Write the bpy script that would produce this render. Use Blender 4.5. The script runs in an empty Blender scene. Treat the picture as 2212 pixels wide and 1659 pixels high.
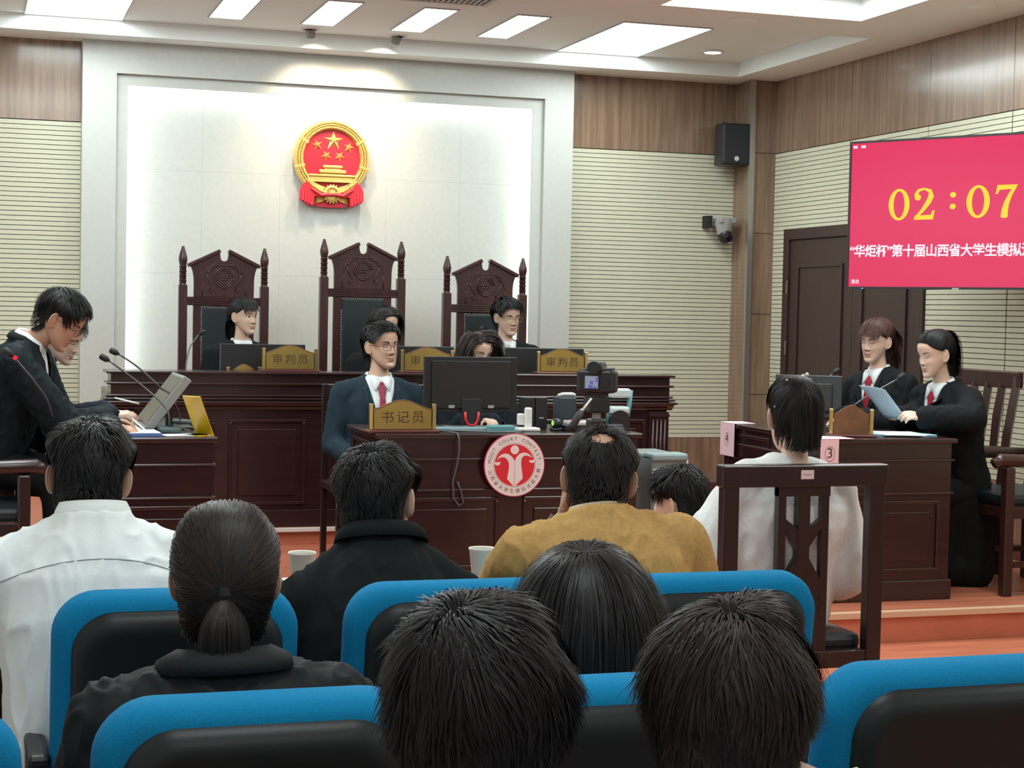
import bpy, bmesh, math, random
import numpy as np
from mathutils import Vector, Matrix, Euler
from mathutils.bvhtree import BVHTree

scene = bpy.context.scene
COL = scene.collection
PI = math.pi
rnd = random.Random(7)
rng = np.random.default_rng(11)

# ------------------------------------------------------------------ camera
# room axes: X along the front wall, Y towards it, Z up; the phone is held 1.5 m above the floor
FPX, PCX, PCY, CAMH = 3662.0, 1106.0, 829.5, 1.5
def _n(v):
    v = np.array(v, float)
    return v / np.linalg.norm(v)
_dY = _n([(-60 - PCX) / FPX, -(650 - PCY) / FPX, -1])
_dX = _n([(12600 - PCX) / FPX, -(908 - PCY) / FPX, -1])
_dX = _n(_dX - _dX.dot(_dY) * _dY)
_dZ = np.cross(_dX, _dY)
CAMR = np.array([_dX, _dY, _dZ])
camd = bpy.data.cameras.new('camera')
camd.sensor_width = 36.0
camd.lens = 36.0 * FPX / 2212.0
camd.clip_start = 0.05
cam = bpy.data.objects.new('camera', camd)
m4 = Matrix(CAMR.tolist()).to_4x4()
m4.translation = Vector((0, 0, CAMH))
cam.matrix_world = m4
COL.objects.link(cam)
scene.camera = cam

# ------------------------------------------------------------------ world, exposure
scene.view_settings.view_transform = 'Standard'
scene.view_settings.look = 'None'
scene.view_settings.exposure = 0.10
scene.view_settings.gamma = 1.0
scene.view_settings.use_curve_mapping = False
world = bpy.data.worlds.new('world')
scene.world = world
world.use_nodes = True
world.node_tree.nodes['Background'].inputs[0].default_value = (0.9, 0.95, 1.0, 1)
world.node_tree.nodes['Background'].inputs[1].default_value = 0.15
scene.cycles.max_bounces = 6
scene.cycles.diffuse_bounces = 3
scene.cycles.glossy_bounces = 3
scene.cycles.transparent_max_bounces = 6
scene.cycles.caustics_reflective = False
scene.cycles.caustics_refractive = False
scene.cycles.sample_clamp_indirect = 4.0
scene.cycles.use_denoising = True

PANEL_W = 27.0       # radiant power per square metre of ceiling diffuser
COOL = (0.90, 1.0, 0.985)
WARM = (1.0, 0.80, 0.58)

def at(x, y, X=None, Y=None, Z=None, D=None):
    """a point of the room seen at picture pixel (x, y) and lying in the plane X=, Y= or Z=, or at depth D"""
    r = CAMR @ np.array([(x - PCX) / FPX, -(y - PCY) / FPX, -1.0])
    if X is not None: t = X / r[0]
    elif Y is not None: t = Y / r[1]
    elif Z is not None: t = (Z - CAMH) / r[2]
    else: t = D
    return np.array([0, 0, CAMH]) + t * r

# ------------------------------------------------------------------ materials
MATS = {}
def mat(name, col, rough=0.5, metal=0.0, var=0.0, scale=20.0, stretch=(1, 1, 1), bump=0.0, bscale=None, spec=0.5,
        coat=0.0, emit=None, estr=0.0, sheen=0.0, alpha=1.0, trans=0.0, wood=False, col2=None, coords='Object'):
    if name in MATS: return MATS[name]
    m = bpy.data.materials.new(name); m.use_nodes = True
    nt = m.node_tree; b = nt.nodes['Principled BSDF']
    c = (col[0], col[1], col[2], 1)
    b.inputs['Base Color'].default_value = c
    b.inputs['Roughness'].default_value = rough
    b.inputs['Metallic'].default_value = metal
    b.inputs['Specular IOR Level'].default_value = spec
    b.inputs['Coat Weight'].default_value = coat
    b.inputs['Coat Roughness'].default_value = 0.12
    b.inputs['Alpha'].default_value = alpha
    b.inputs['Transmission Weight'].default_value = trans
    b.inputs['Sheen Weight'].default_value = sheen
    if emit:
        b.inputs['Emission Color'].default_value = (*emit, 1)
        b.inputs['Emission Strength'].default_value = estr
    if var > 0 or bump > 0 or wood:
        tc = nt.nodes.new('ShaderNodeTexCoord'); mp = nt.nodes.new('ShaderNodeMapping')
        mp.inputs['Scale'].default_value = stretch
        nt.links.new(tc.outputs[coords], mp.inputs['Vector'])
        nz = nt.nodes.new('ShaderNodeTexNoise')
        nz.inputs['Scale'].default_value = scale; nz.inputs['Detail'].default_value = 5.0
        nz.inputs['Roughness'].default_value = 0.6
        nt.links.new(mp.outputs[0], nz.inputs['Vector'])
        if var > 0 or wood:
            rp = nt.nodes.new('ShaderNodeValToRGB')
            lo = col2 if col2 else tuple(max(0, v * (1 - var)) for v in col)
            hi = tuple(min(1, v * (1 + var)) for v in col)
            rp.color_ramp.elements[0].position = 0.32; rp.color_ramp.elements[0].color = (*lo, 1)
            rp.color_ramp.elements[1].position = 0.68; rp.color_ramp.elements[1].color = (*hi, 1)
            nt.links.new(nz.outputs['Fac'], rp.inputs['Fac'])
            nt.links.new(rp.outputs['Color'], b.inputs['Base Color'])
        if bump > 0:
            bn = nt.nodes.new('ShaderNodeBump'); bn.inputs['Strength'].default_value = bump
            bn.inputs['Distance'].default_value = 0.002
            if bscale:
                nz2 = nt.nodes.new('ShaderNodeTexNoise'); nz2.inputs['Scale'].default_value = bscale
                nt.links.new(mp.outputs[0], nz2.inputs['Vector'])
                nt.links.new(nz2.outputs['Fac'], bn.inputs['Height'])
            else:
                nt.links.new(nz.outputs['Fac'], bn.inputs['Height'])
            nt.links.new(bn.outputs['Normal'], b.inputs['Normal'])
    MATS[name] = m
    return m

def emis(name, col, s):
    if name in MATS: return MATS[name]
    m = bpy.data.materials.new(name); m.use_nodes = True
    nt = m.node_tree; nt.nodes.remove(nt.nodes['Principled BSDF'])
    e = nt.nodes.new('ShaderNodeEmission'); e.inputs[0].default_value = (*col, 1); e.inputs[1].default_value = s
    nt.links.new(e.outputs[0], nt.nodes['Material Output'].inputs[0])
    MATS[name] = m
    return m

M_CEIL = mat('ceiling_paint', (0.88, 0.93, 0.92), 0.9)
M_STONE = mat('pale_stone', (0.525, 0.545, 0.515), 0.5, var=0.03, scale=30, bump=0.04, bscale=60)
M_CREAM = mat('cream_slat', (0.61, 0.61, 0.465), 0.55, var=0.03, scale=3)
M_GROOVE = mat('slat_groove', (0.05, 0.045, 0.03), 0.8)
M_TEAK = mat('teak_veneer', (0.25, 0.165, 0.11), 0.27, coat=0.45, var=0.25, scale=5, stretch=(6, 6, 0.35), bump=0.0, col2=(0.17, 0.108, 0.070))
M_FLOOR = mat('red_laminate', (0.50, 0.165, 0.095), 0.32, var=0.2, scale=4, stretch=(0.5, 7, 1), col2=(0.40, 0.125, 0.070))
M_NOSE = mat('pale_nosing', (0.62, 0.42, 0.28), 0.4)
M_MAHO = mat('mahogany', (0.024, 0.0075, 0.0085), 0.24, var=0.25, scale=6, stretch=(1, 1, 6), spec=0.6, coat=0.25)
M_MAHOX = mat('mahogany_flat', (0.022, 0.0070, 0.0080), 0.26, var=0.25, scale=6, stretch=(0.6, 6, 6), spec=0.6, coat=0.25)
M_CHAIRW = mat('carved_wood', (0.042, 0.0125, 0.0125), 0.30, var=0.3, scale=7, stretch=(4, 4, 0.6), coat=0.15)
M_DKWOOD = mat('dark_chair_wood', (0.020, 0.0075, 0.0080), 0.32, var=0.2, scale=8, stretch=(4, 4, 0.6), coat=0.2)
M_BRWOOD = mat('brown_chair_wood', (0.034, 0.013, 0.0105), 0.32, var=0.2, scale=8, stretch=(4, 4, 0.6), coat=0.2)
M_DOOR = mat('door_brown', (0.040, 0.021, 0.019), 0.38, var=0.15, scale=8, stretch=(4, 4, 0.4))
M_STEEL = mat('brushed_steel', (0.42, 0.40, 0.37), 0.35, metal=0.8, var=0.1, scale=60, stretch=(1, 1, .05))
M_BLACK = mat('black_plastic', (0.012, 0.013, 0.015), 0.38)
M_BLACKM = mat('matt_black', (0.010, 0.011, 0.012), 0.7)
M_GREYP = mat('grey_plastic', (0.32, 0.33, 0.32), 0.45)
M_WHITEP = mat('white_plastic', (0.75, 0.75, 0.73), 0.4)
M_PAPER = mat('white_paper', (0.82, 0.83, 0.84), 0.8)
M_PINK = mat('pink_paper', (0.80, 0.55, 0.62), 0.8)
M_BLUEP = mat('blue_paper', (0.30, 0.62, 0.80), 0.7)
M_BRASS = mat('brass_plate', (0.50, 0.36, 0.11), 0.28, metal=0.85, var=0.12, scale=3)
M_BRASSP = mat('polished_brass', (0.70, 0.53, 0.20), 0.2, metal=0.95)
M_GOLD = mat('gold_relief', (0.80, 0.54, 0.16), 0.34, metal=0.6, bump=0.2, bscale=120)
M_RED = mat('emblem_red', (0.62, 0.015, 0.035), 0.4)
M_LEATHER = mat('dark_leather', (0.008, 0.016, 0.020), 0.42, bump=0.15, bscale=150)
M_BLUEF = mat('blue_fabric', (0.003, 0.180, 0.375), 0.85, var=0.08, scale=180, bump=0.35, bscale=420, spec=0.15)
M_SEATP = mat('seat_shell', (0.014, 0.018, 0.019), 0.42, spec=0.22, bump=0.1, bscale=300)
M_DARKTXT = mat('dark_lettering', (0.045, 0.030, 0.010), 0.6)
M_CABLE = mat('grey_cable', (0.07, 0.08, 0.08), 0.5)

# ------------------------------------------------------------------ mesh building
def rot3(rx=0, ry=0, rz=0):
    return np.array(Euler((rx, ry, rz)).to_matrix())

class MB:
    def __init__(s): s.v = []; s.f = []; s.m = []; s.n = 0
    def add(s, V, F, mi=0, T=None):
        V = np.asarray(V, float).reshape(-1, 3)
        if T is not None:
            R, t = T
            V = V @ np.asarray(R).T + np.asarray(t)
        b = s.n
        s.v.append(V); s.n += len(V)
        for f in F:
            s.f.append(tuple(int(i) + b for i in f)); s.m.append(mi)
        return s
    def box(s, lo, hi, mi=0, T=None):
        x0, y0, z0 = lo; x1, y1, z1 = hi
        V = [(x0, y0, z0), (x1, y0, z0), (x1, y1, z0), (x0, y1, z0), (x0, y0, z1), (x1, y0, z1), (x1, y1, z1), (x0, y1, z1)]
        F = [(0, 3, 2, 1), (4, 5, 6, 7), (0, 1, 5, 4), (1, 2, 6, 5), (2, 3, 7, 6), (3, 0, 4, 7)]
        return s.add(V, F, mi, T)
    def cbox(s, c, size, mi=0, R=None):
        h = np.array(size) / 2
        return s.box(-h, h, mi, (np.eye(3) if R is None else R, c))
    def tube(s, pts, r, seg=8, mi=0, T=None, cap=True):
        P = np.asarray(pts, float); n = len(P)
        r = np.full(n, r) if np.isscalar(r) else np.asarray(r, float)
        tan = np.gradient(P, axis=0); tan /= np.linalg.norm(tan, axis=1)[:, None] + 1e-12
        up = np.array([0, 0, 1.0]) if abs(tan[0][2]) < 0.9 else np.array([1.0, 0, 0])
        V = []
        a = np.arange(seg) * 2 * PI / seg
        u = np.cross(tan[0], up); u /= np.linalg.norm(u)
        for i in range(n):
            u = u - u.dot(tan[i]) * tan[i]; u /= np.linalg.norm(u) + 1e-12
            w = np.cross(tan[i], u)
            V.append(P[i] + r[i] * (np.cos(a)[:, None] * u + np.sin(a)[:, None] * w))
        V = np.concatenate(V)
        F = []
        for i in range(n - 1):
            for j in range(seg):
                k = (j + 1) % seg
                F.append((i * seg + j, i * seg + k, (i + 1) * seg + k, (i + 1) * seg + j))
        if cap:
            F.append(tuple(range(seg - 1, -1, -1))); F.append(tuple((n - 1) * seg + j for j in range(seg)))
        return s.add(V, F, mi, T)
    def cyl(s, p0, p1, r0, r1=None, seg=20, mi=0, T=None):
        return s.tube([p0, p1], [r0, r0 if r1 is None else r1], seg, mi, T)
    def lathe(s, prof, seg=20, mi=0, T=None):
        """profile of (radius, z) turned about Z"""
        prof = np.asarray(prof, float); n = len(prof)
        a = np.arange(seg) * 2 * PI / seg
        V = np.stack([np.outer(prof[:, 0], np.cos(a)), np.outer(prof[:, 0], np.sin(a)), np.repeat(prof[:, 1][:, None], seg, 1)], -1).reshape(-1, 3)
        F = []
        for i in range(n - 1):
            for j in range(seg):
                k = (j + 1) % seg
                F.append((i * seg + j, i * seg + k, (i + 1) * seg + k, (i + 1) * seg + j))
        F.append(tuple(range(seg - 1, -1, -1))); F.append(tuple((n - 1) * seg + j for j in range(seg)))
        return s.add(V, F, mi, T)
    def prism(s, poly, h0, h1, axis='y', mi=0, T=None):
        """2D outline pushed along an axis: 'y' -> outline in (x,z); 'z' -> (x,y); 'x' -> (y,z)"""
        n = len(poly)
        def mk(h):
            if axis == 'y': return [(p[0], h, p[1]) for p in poly]
            if axis == 'z': return [(p[0], p[1], h) for p in poly]
            return [(h, p[0], p[1]) for p in poly]
        V = mk(h0) + mk(h1)
        F = [tuple(range(n)), tuple(range(2 * n - 1, n - 1, -1))]
        for i in range(n):
            j = (i + 1) % n
            F.append((i, i + n, j + n, j))
        return s.add(V, F, mi, T)
    def sphere(s, c, r, seg=16, ring=10, mi=0, T=None):
        r = np.array([r] * 3 if np.isscalar(r) else r, float)
        V = [(0, 0, 1)]
        for i in range(1, ring):
            t = PI * i / ring
            for j in range(seg):
                p = 2 * PI * j / seg
                V.append((math.sin(t) * math.cos(p), math.sin(t) * math.sin(p), math.cos(t)))
        V.append((0, 0, -1))
        V = np.array(V) * r + np.array(c)
        F = [(0, 1 + j, 1 + (j + 1) % seg) for j in range(seg)]
        for i in range(ring - 2):
            for j in range(seg):
                k = (j + 1) % seg; a = 1 + i * seg
                F.append((a + j, a + seg + j, a + seg + k, a + k))
        e = 1 + (ring - 1) * seg; a = 1 + (ring - 2) * seg
        F += [(e, a + (j + 1) % seg, a + j) for j in range(seg)]
        return s.add(V, F, mi, T)
    def grid(s, G, mi=0, T=None, closed=False):
        G = np.asarray(G, float); a, b = G.shape[:2]
        F = []
        for i in range(a - 1):
            for j in range(b if closed else b - 1):
                k = (j + 1) % b
                F.append((i * b + j, i * b + k, (i + 1) * b + k, (i + 1) * b + j))
        return s.add(G.reshape(-1, 3), F, mi, T)
    def mesh(s, name, mats, smooth=None, fix=True):
        me = bpy.data.meshes.new(name)
        V = np.concatenate(s.v) if s.v else np.zeros((0, 3))
        me.from_pydata(V.tolist(), [], s.f)
        for m in (mats if isinstance(mats, (list, tuple)) else [mats]): me.materials.append(m)
        if len(me.materials) > 1: me.polygons.foreach_set('material_index', s.m)
        if fix:
            bm = bmesh.new(); bm.from_mesh(me)
            bmesh.ops.recalc_face_normals(bm, faces=bm.faces)
            bm.to_mesh(me); bm.free()
        if smooth:
            me.polygons.foreach_set('use_smooth', [True] * len(me.polygons))
            if smooth is not True: me.set_sharp_from_angle(angle=math.radians(smooth))
        me.update()
        return me
    def build(s, name, mats, parent=None, smooth=None, bevel=0, fix=True, **tags):
        return link(name, s.mesh(name, mats, smooth, fix), parent, bevel, **tags)

def link(name, me, parent=None, bevel=0, **tags):
    o = bpy.data.objects.new(name, me); COL.objects.link(o)
    if parent is not None: o.parent = parent
    if bevel:
        b = o.modifiers.new('bevel', 'BEVEL'); b.width = bevel; b.segments = 2; b.limit_method = 'ANGLE'; b.angle_limit = 0.6
        b.harden_normals = False
    for k, v in tags.items(): o[k] = v
    return o

def thing(name, label, cat, loc=(0, 0, 0), rz=0, group=None):
    o = bpy.data.objects.new(name, None); COL.objects.link(o)
    o.empty_display_size = 0.1
    o.location = tuple(float(v) for v in loc); o.rotation_euler = (0, 0, rz)
    o['label'] = label; o['category'] = cat
    if group: o['group'] = group
    return o

def copy_tree(o, parent=None):
    c = o.copy(); COL.objects.link(c); c.parent = parent
    for ch in [x for x in bpy.data.objects if x.parent == o]: copy_tree(ch, c)
    return c

def struct(name, mb, mats, parent=None, **k):
    o = mb.build(name, mats, parent, **k)
    o['kind'] = 'structure'
    return o

def text(name, body, size, m, loc, R, parent=None, ext=0.0006, space=1.0, xs=1.0, bold=0.0, align='CENTER'):
    """flat lettering as a mesh; R's columns are reading direction, up, out of the surface"""
    cu = bpy.data.curves.new(name, 'FONT'); cu.body = body; cu.size = size
    cu.extrude = ext; cu.align_x = align; cu.align_y = 'CENTER'; cu.space_character = space; cu.offset = bold
    cu.resolution_u = 3
    o = bpy.data.objects.new(name, cu); COL.objects.link(o)
    dg = bpy.context.evaluated_depsgraph_get()
    me = bpy.data.meshes.new_from_object(o.evaluated_get(dg))
    bpy.data.objects.remove(o); bpy.data.curves.remove(cu)
    me.name = name; me.materials.clear(); me.materials.append(m)
    M = Matrix(np.asarray(R).tolist()).to_4x4() @ Matrix.Diagonal((xs, 1, 1, 1)); M.translation = Vector([float(v) for v in loc])
    me.transform(M)
    return link(name, me, parent)

R_FRONT = np.array([[1, 0, 0], [0, 0, -1], [0, 1, 0]], float)   # faces -Y, reads along +X
# ================================================================== room shell
P1, P2 = 0.145, 0.241
YW, XR, XL, YB = 11.80, 5.70, -0.87, -3.0
ZS, ZT, ZTOP = 3.25, 3.352, 3.62
SX0, SX1, SY = 0.687, 4.144, 11.65          # stone surround
struct('floor', MB().box((XL, YB, -0.1), (XR, 6.91, 0)), M_FLOOR)
st = struct('floor_platform', MB().box((XL, 6.915, -0.1), (XR, YW + .2, P1)), M_FLOOR)
struct('trim_1', MB().box((XL, 6.895, P1 - 0.026), (XR, 6.935, P1 + 0.004)), M_NOSE, bevel=0.003)
struct('floor_bench_platform', MB().box((0.2, 9.55, P1), (4.55, YW - .2, P2)), M_FLOOR)
struct('trim_2', MB().box((0.2, 9.53, P2 - 0.02), (4.55, 9.56, P2 + 0.004)), mat('steel_nosing', (.66, .62, .56), .35), bevel=0.003)

# front wall: slats, wainscot, upper veneer
ZSL0, ZSL1 = 0.58, 2.715
wf = struct('wall_front', MB().box((XL - .1, YW + .012, 0), (XR + .1, YW + .2, ZTOP)), M_GROOVE)
pitch = (ZSL1 - ZSL0) / 67.0
def slats(parent, mesh_of, n0, n1, place):
    for i in range(n0, n1):
        o = bpy.data.objects.new('slat', mesh_of); COL.objects.link(o); o.parent = parent
        o.location = place(i)
def slat_mesh(length, axis):
    b = MB()
    h = pitch - 0.0045
    if axis == 'x': b.box((0, -0.012, 0), (length, 0.010, h))
    else: b.box((-0.012, 0, 0), (0.010, length, h))
    me = b.mesh('slat', M_CREAM)
    return me
slats(wf, slat_mesh(SX0 - XL, 'x'), 0, 67, lambda i: (XL, YW, ZSL0 + i * pitch))
slats(wf, slat_mesh(5.49 - SX1, 'x'), 0, 67, lambda i: (SX1, YW, ZSL0 + i * pitch))
for x0, x1 in ((XL, SX0), (SX1, 5.49)):
    MB().box((x0, YW - .010, ZSL1 + .002), (x1, YW + .012, ZS)).build('upper_panel', M_TEAK, wf)
    MB().box((x0, YW - .010, 0.0), (x1, YW + .012, ZSL0 - .003)).build('wainscot', M_TEAK, wf)
MB().box((SX1, YW - .03, P1), (5.49, YW - .01, P1 + .09)).build('skirting', mat('maroon_skirting', (.11, .02, .03), .4), wf)
MB().box((XL, YW - .03, P1), (SX0, YW - .01, P1 + .09)).build('skirting', MATS['maroon_skirting'], wf)

# pale stone surround with its lit niche
OX0, OX1, OZ = 0.910, 3.925, 3.038          # outer opening
GX0, GX1, GZ = 0.985, 3.845, 2.965          # inner lip opening
stone = MB()
stone.box((SX0, SY, P1), (OX0, YW + .01, ZS)); stone.box((OX1, SY, P1), (SX1, YW + .01, ZS)); stone.box((OX0, SY, OZ), (OX1, YW + .01, ZS))
ws = struct('wall_stone_surround', stone, M_STONE)
lip = MB()
lip.box((OX0, SY + .035, P1), (GX0, SY + .055, OZ)); lip.box((GX1, SY + .035, P1), (OX1, SY + .055, OZ)); lip.box((GX0, SY + .035, GZ), (GX1, SY + .055, OZ))
lip.build('inner_lip', M_STONE, ws)
# stone slabs of the niche, with hairline joints
zs = [P1, 1.02, 1.72, 2.42, 3.05]
xs = [OX0, 1.50, 2.04, 2.80, 3.34, OX1]
for i in range(4):
    for j in range(5):
        MB().box((xs[j] + .0004, SY + .16, zs[i] + .0004), (xs[j + 1] - .0004, SY + .19, zs[i + 1] - .0004)).build('stone_slab', M_STONE, ws)
# LED strips hidden behind the lip wash the niche
led = emis('led_strip', (0.93, 1.0, 0.97), 21.0)
for lo, hi in (((OX0 + .012, SY + .075, .95), (OX0 + .03, SY + .09, OZ - .03)), ((OX1 - .03, SY + .075, .95), (OX1 - .012, SY + .09, OZ - .03)),
               ((OX0 + .03, SY + .075, OZ - .03), (OX1 - .03, SY + .09, OZ - .012))):
    o = MB().box(lo, hi).build('led_strip', led, ws)

# corner pillar with a steel corner bead
pil = struct('wall_pillar', MB().box((5.49, 11.50, P1), (XR, YW + .02, ZS)), M_TEAK)
for z in (2.715, 2.12, 1.52, .92):
    MB().box((5.487, 11.497, z), (XR, 11.5005, z + .004)).build('joint', M_GROOVE, pil)
MB().box((5.472, 11.478, P1), (5.512, 11.512, ZS)).build('corner_bead', M_STEEL, pil)

# right wall
DY0, DY1, DZ = 9.40, 11.24, 2.095           # double door
wr = struct('wall_right', MB().box((XR + .012, YB, 0), (XR + .2, YW + .1, ZTOP)), M_GROOVE)
seams = [11.50, 10.36, 9.37, 8.47, 7.5]
for k in range(4):
    y1, y0 = seams[k], seams[k + 1]
    # vertical joints show as narrow gaps
    for i in range(67):
        z = ZSL0 + i * pitch
        if z + pitch > DZ + .02:
            spans = [(y0, y1)]
        else:
            spans = [(max(y0, a), min(y1, b)) for a, b in ((-9, DY0 - .05), (DY1 + .05, 20)) if min(y1, b) - max(y0, a) > .03]
        for a, b in spans:
            key = 'slat_%.3f' % (b - a)
            if key not in MATS: MATS[key] = slat_mesh(b - a - .012, 'y')
            o = bpy.data.objects.new('slat', MATS[key]); COL.objects.link(o); o.parent = wr
            o.location = (XR, a + .006, z)
sl = MB()
for i in range(67): sl.box((XR - .012, YB, ZSL0 + i * pitch), (XR + .01, 7.494, ZSL0 + (i + 1) * pitch - .0045))
o = sl.build('slat_field', M_CREAM, wr); o['kind'] = 'stuff'
for y0, y1 in ((11.5, 10.36), (10.36, 9.37), (9.37, 8.47), (8.47, 7.5), (7.5, 6.5), (6.5, 4), (4, 1), (1, YB)):
    MB().box((XR - .010, y1 + .002, ZSL1 + .002), (XR + .012, y0 - .002, ZS)).build('upper_panel', M_TEAK, wr)
for a, b in ((YB, DY0 - .05), (DY1 + .05, 11.5)):
    MB().box((XR - .010, a, 0), (XR + .012, b, ZSL0 - .003)).build('wainscot', M_TEAK, wr)
    MB().box((XR - .03, a, P1), (XR - .009, b, P1 + .09)).build('skirting', MATS['maroon_skirting'], wr)
struct('wall_left', MB().box((XL - .2, YB, 0), (XL, YW + .1, ZTOP)), mat('left_wall_white', (.72, .74, .73), .7))
struct('wall_back', MB().box((XL - .2, YB - .2, 0), (XR + .2, YB, ZTOP)), MATS['left_wall_white'])

# door
dr = struct('door_1', MB().box((XR - .03, DY0 - .05, P1), (XR + .02, DY0 + .03, DZ + .05)).box((XR - .03, DY1 - .03, P1), (XR + .02, DY1 + .05, DZ + .05)).box((XR - .03, DY0 + .03, DZ - .03), (XR + .02, DY1 - .03, DZ + .05)), M_DOOR, bevel=.004)
MIDY = 10.275
for a, b in ((DY0 + .032, MIDY - .002), (MIDY + .002, DY1 - .032)):
    leaf = MB().box((XR - .012, a, P1 + .005), (XR + .02, b, DZ - .032)).build('door_leaf', M_DOOR, dr, bevel=.003)
    for z0, z1 in ((.95, 1.88), (.30, .82)):
        fr = MB()
        w = .02
        ya, yb = a + .13, b - .13
        fr.box((XR - .026, ya, z0), (XR - .012, ya + w, z1)); fr.box((XR - .026, yb - w, z0), (XR - .012, yb, z1))
        fr.box((XR - .026, ya + w, z0), (XR - .012, yb - w, z0 + w)); fr.box((XR - .026, ya + w, z1 - w), (XR - .012, yb - w, z1))
        fr.build('panel_moulding', M_DOOR, leaf, bevel=.004)
for z in (1.72, 1.28):
    MB().box((XR - .034, DY1 - .036, z - .05), (XR - .029, DY1 - .020, z + .05)).build('hinge', M_STEEL, dr)

# ------------------------------------------------------------------ ceiling
TX1, TY0, TY1 = 5.33, 9.50, 11.41           # tray with the slot lights
T2 = (3.70, 4.97, 6.2, 8.97)                # second tray
T3 = (-0.14, 1.13, 6.2, 8.97)
ce = MB()
ce.box((XL, TY1, ZS), (XR, YW + .1, ZTOP)); ce.box((TX1, YB, ZS), (XR, TY1, ZTOP)); ce.box((XL, T2[3], ZS), (TX1, TY0, ZTOP))
ce.box((XL, TY0, ZS), (-.50, TY1, ZTOP))
ce.box((-.50, TY0, ZT), (TX1, TY1, ZTOP))
ce.box((XL, T3[2], ZS), (T3[0], T3[3], ZTOP)); ce.box((T3[1], T2[2], ZS), (T2[0], T2[3], ZTOP)); ce.box((T2[1], T2[2], ZS), (TX1, T2[3], ZTOP))
ce.box((T3[0], T3[2], ZS + .13), (T3[1], T3[3], ZTOP)); ce.box((T2[0], T2[2], ZS + .13), (T2[1], T2[3], ZTOP))
ce.box((XL, YB, ZS), (TX1, T2[2], ZTOP))
cl = struct('ceiling', ce, M_CEIL)
M_DIFF = emis('diffuser', (0.95, 1.0, 0.99), 3.2)
M_LFRAME = mat('light_frame', (.45, .45, .44), .5)
def ceiling_light(x0, x1, y0, y1, z, label, group, w=PANEL_W):
    cx, cy = (x0 + x1) / 2, (y0 + y1) / 2
    t = thing('ceiling_light', label, 'ceiling light', (cx, cy, z), 0, group)
    hx, hy = (x1 - x0) / 2, (y1 - y0) / 2
    fr = MB(); e = .008
    fr.box((-hx - e, -hy - e, -.008), (-hx, hy + e, 0)); fr.box((hx, -hy - e, -.008), (hx + e, hy + e, 0))
    fr.box((-hx, -hy - e, -.008), (hx, -hy, 0)); fr.box((-hx, hy, -.008), (hx, hy + e, 0))
    fr.build('frame', M_LFRAME, t)
    MB().box((-hx, -hy, -.005), (hx, hy, -.001)).build('diffuser', M_DIFF, t)
    ld = bpy.data.lights.new('ceiling_lamp', 'AREA'); ld.shape = 'RECTANGLE'; ld.size = hx * 2; ld.size_y = hy * 2
    ld.energy = w * hx * hy * 4; ld.color = COOL
    lo = bpy.data.objects.new('ceiling_lamp', ld); COL.objects.link(lo); lo.parent = t; lo.location = (0, 0, -.02)
for i, nm in enumerate(('first', 'second', 'third', 'fourth')):
    x = 1.434 + i * .598
    ceiling_light(x, x + .208, 10.14, 11.035, ZT, nm + ' small ceiling light from the left, between the two wide ones', 'small slot lights in the ceiling tray')
ceiling_light(3.925, 4.53, 10.11, TY1 - .01, ZT, 'wide ceiling slot light above the right end of the stone wall', 'wide slot lights in the ceiling tray')
ceiling_light(.312, .917, 10.11, TY1 - .01, ZT, 'wide ceiling slot light at the top left, above the stone wall', 'wide slot lights in the ceiling tray')
ceiling_light(T2[0] + .09, T2[1] - .09, T2[2] + .09, T2[3] - .12, ZS + .13, 'large bright ceiling panel in the square tray at the top right', 'large tray lights')
ceiling_light(T3[0] + .09, T3[1] - .09, T3[2] + .09, T3[3] - .12, ZS + .13, 'large ceiling panel above the left-hand lawyers', 'large tray lights')
for x, sd in ((0.2, 'left'), (3.6, 'right')):  # unseen panels added overhead to give the audience end light
    for y, wh in ((-1.2, 'rearmost'), (1.6, 'middle'), (4.2, 'foremost')):
        ceiling_light(x, x + 1.0, y, y + 1.0, ZS, '%s square fill light panel, added out of view above the %s half of the audience' % (wh, sd), 'added fill light panels above the audience', PANEL_W * .85)

# round downlight, discs, vent, spotlights
t = thing('downlight', 'small round lit downlight near the right corner of the ceiling tray', 'downlight', (4.925, 10.97, ZT))
MB().lathe([(.075, 0), (.075, -.012), (.06, -.014), (.058, 0)], 28).build('ring', M_WHITEP, t, smooth=40)
MB().lathe([(.058, -.013), (.001, -.013), (.001, -.003), (.058, -.003)], 28).build('lens', emis('downlight_lens', (1, .98, .95), 5.0), t)
for (x, y), nm in (((4.346, 9.258), 'round flush ceiling speaker between the two ceiling trays'), ((5.352, 8.29), 'round flush ceiling speaker close to the wood-panelled wall')):
    t = thing('ceiling_speaker', nm, 'speaker', (x, y, ZS), 0, 'flush ceiling speakers')
    MB().lathe([(.085, 0), (.085, -.006), (.078, -.010), (.001, -.010)], 28).build('grille', M_CEIL, t, smooth=40)
t = thing('air_vent', 'grey slatted air vent in the ceiling at the top edge', 'vent', (2.41, 9.13, ZS))
fr = MB(); e = .03
fr.box((-.38, -.24, -.012), (-.38 + e, .24, 0)); fr.box((.38 - e, -.24, -.012), (.38, .24, 0)); fr.box((-.35, -.24, -.012), (.35, -.21, 0)); fr.box((-.35, .21, -.012), (.35, .24, 0))
fr.build('frame', mat('vent_grey', (.45, .46, .46), .5), t)
MB().box((-.35, -.21, -.002), (.35, .21, 0)).build('backing', M_BLACKM, t)
sm = MB().box((-.006, -.21, -.010), (.006, .21, -.002)).mesh('slat', MATS['vent_grey'])
for i in range(22):
    o = link('slat', sm, t); o.location = (-.33 + i * .0314, 0, 0); o.rotation_euler = (0, .5, 0)
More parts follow.
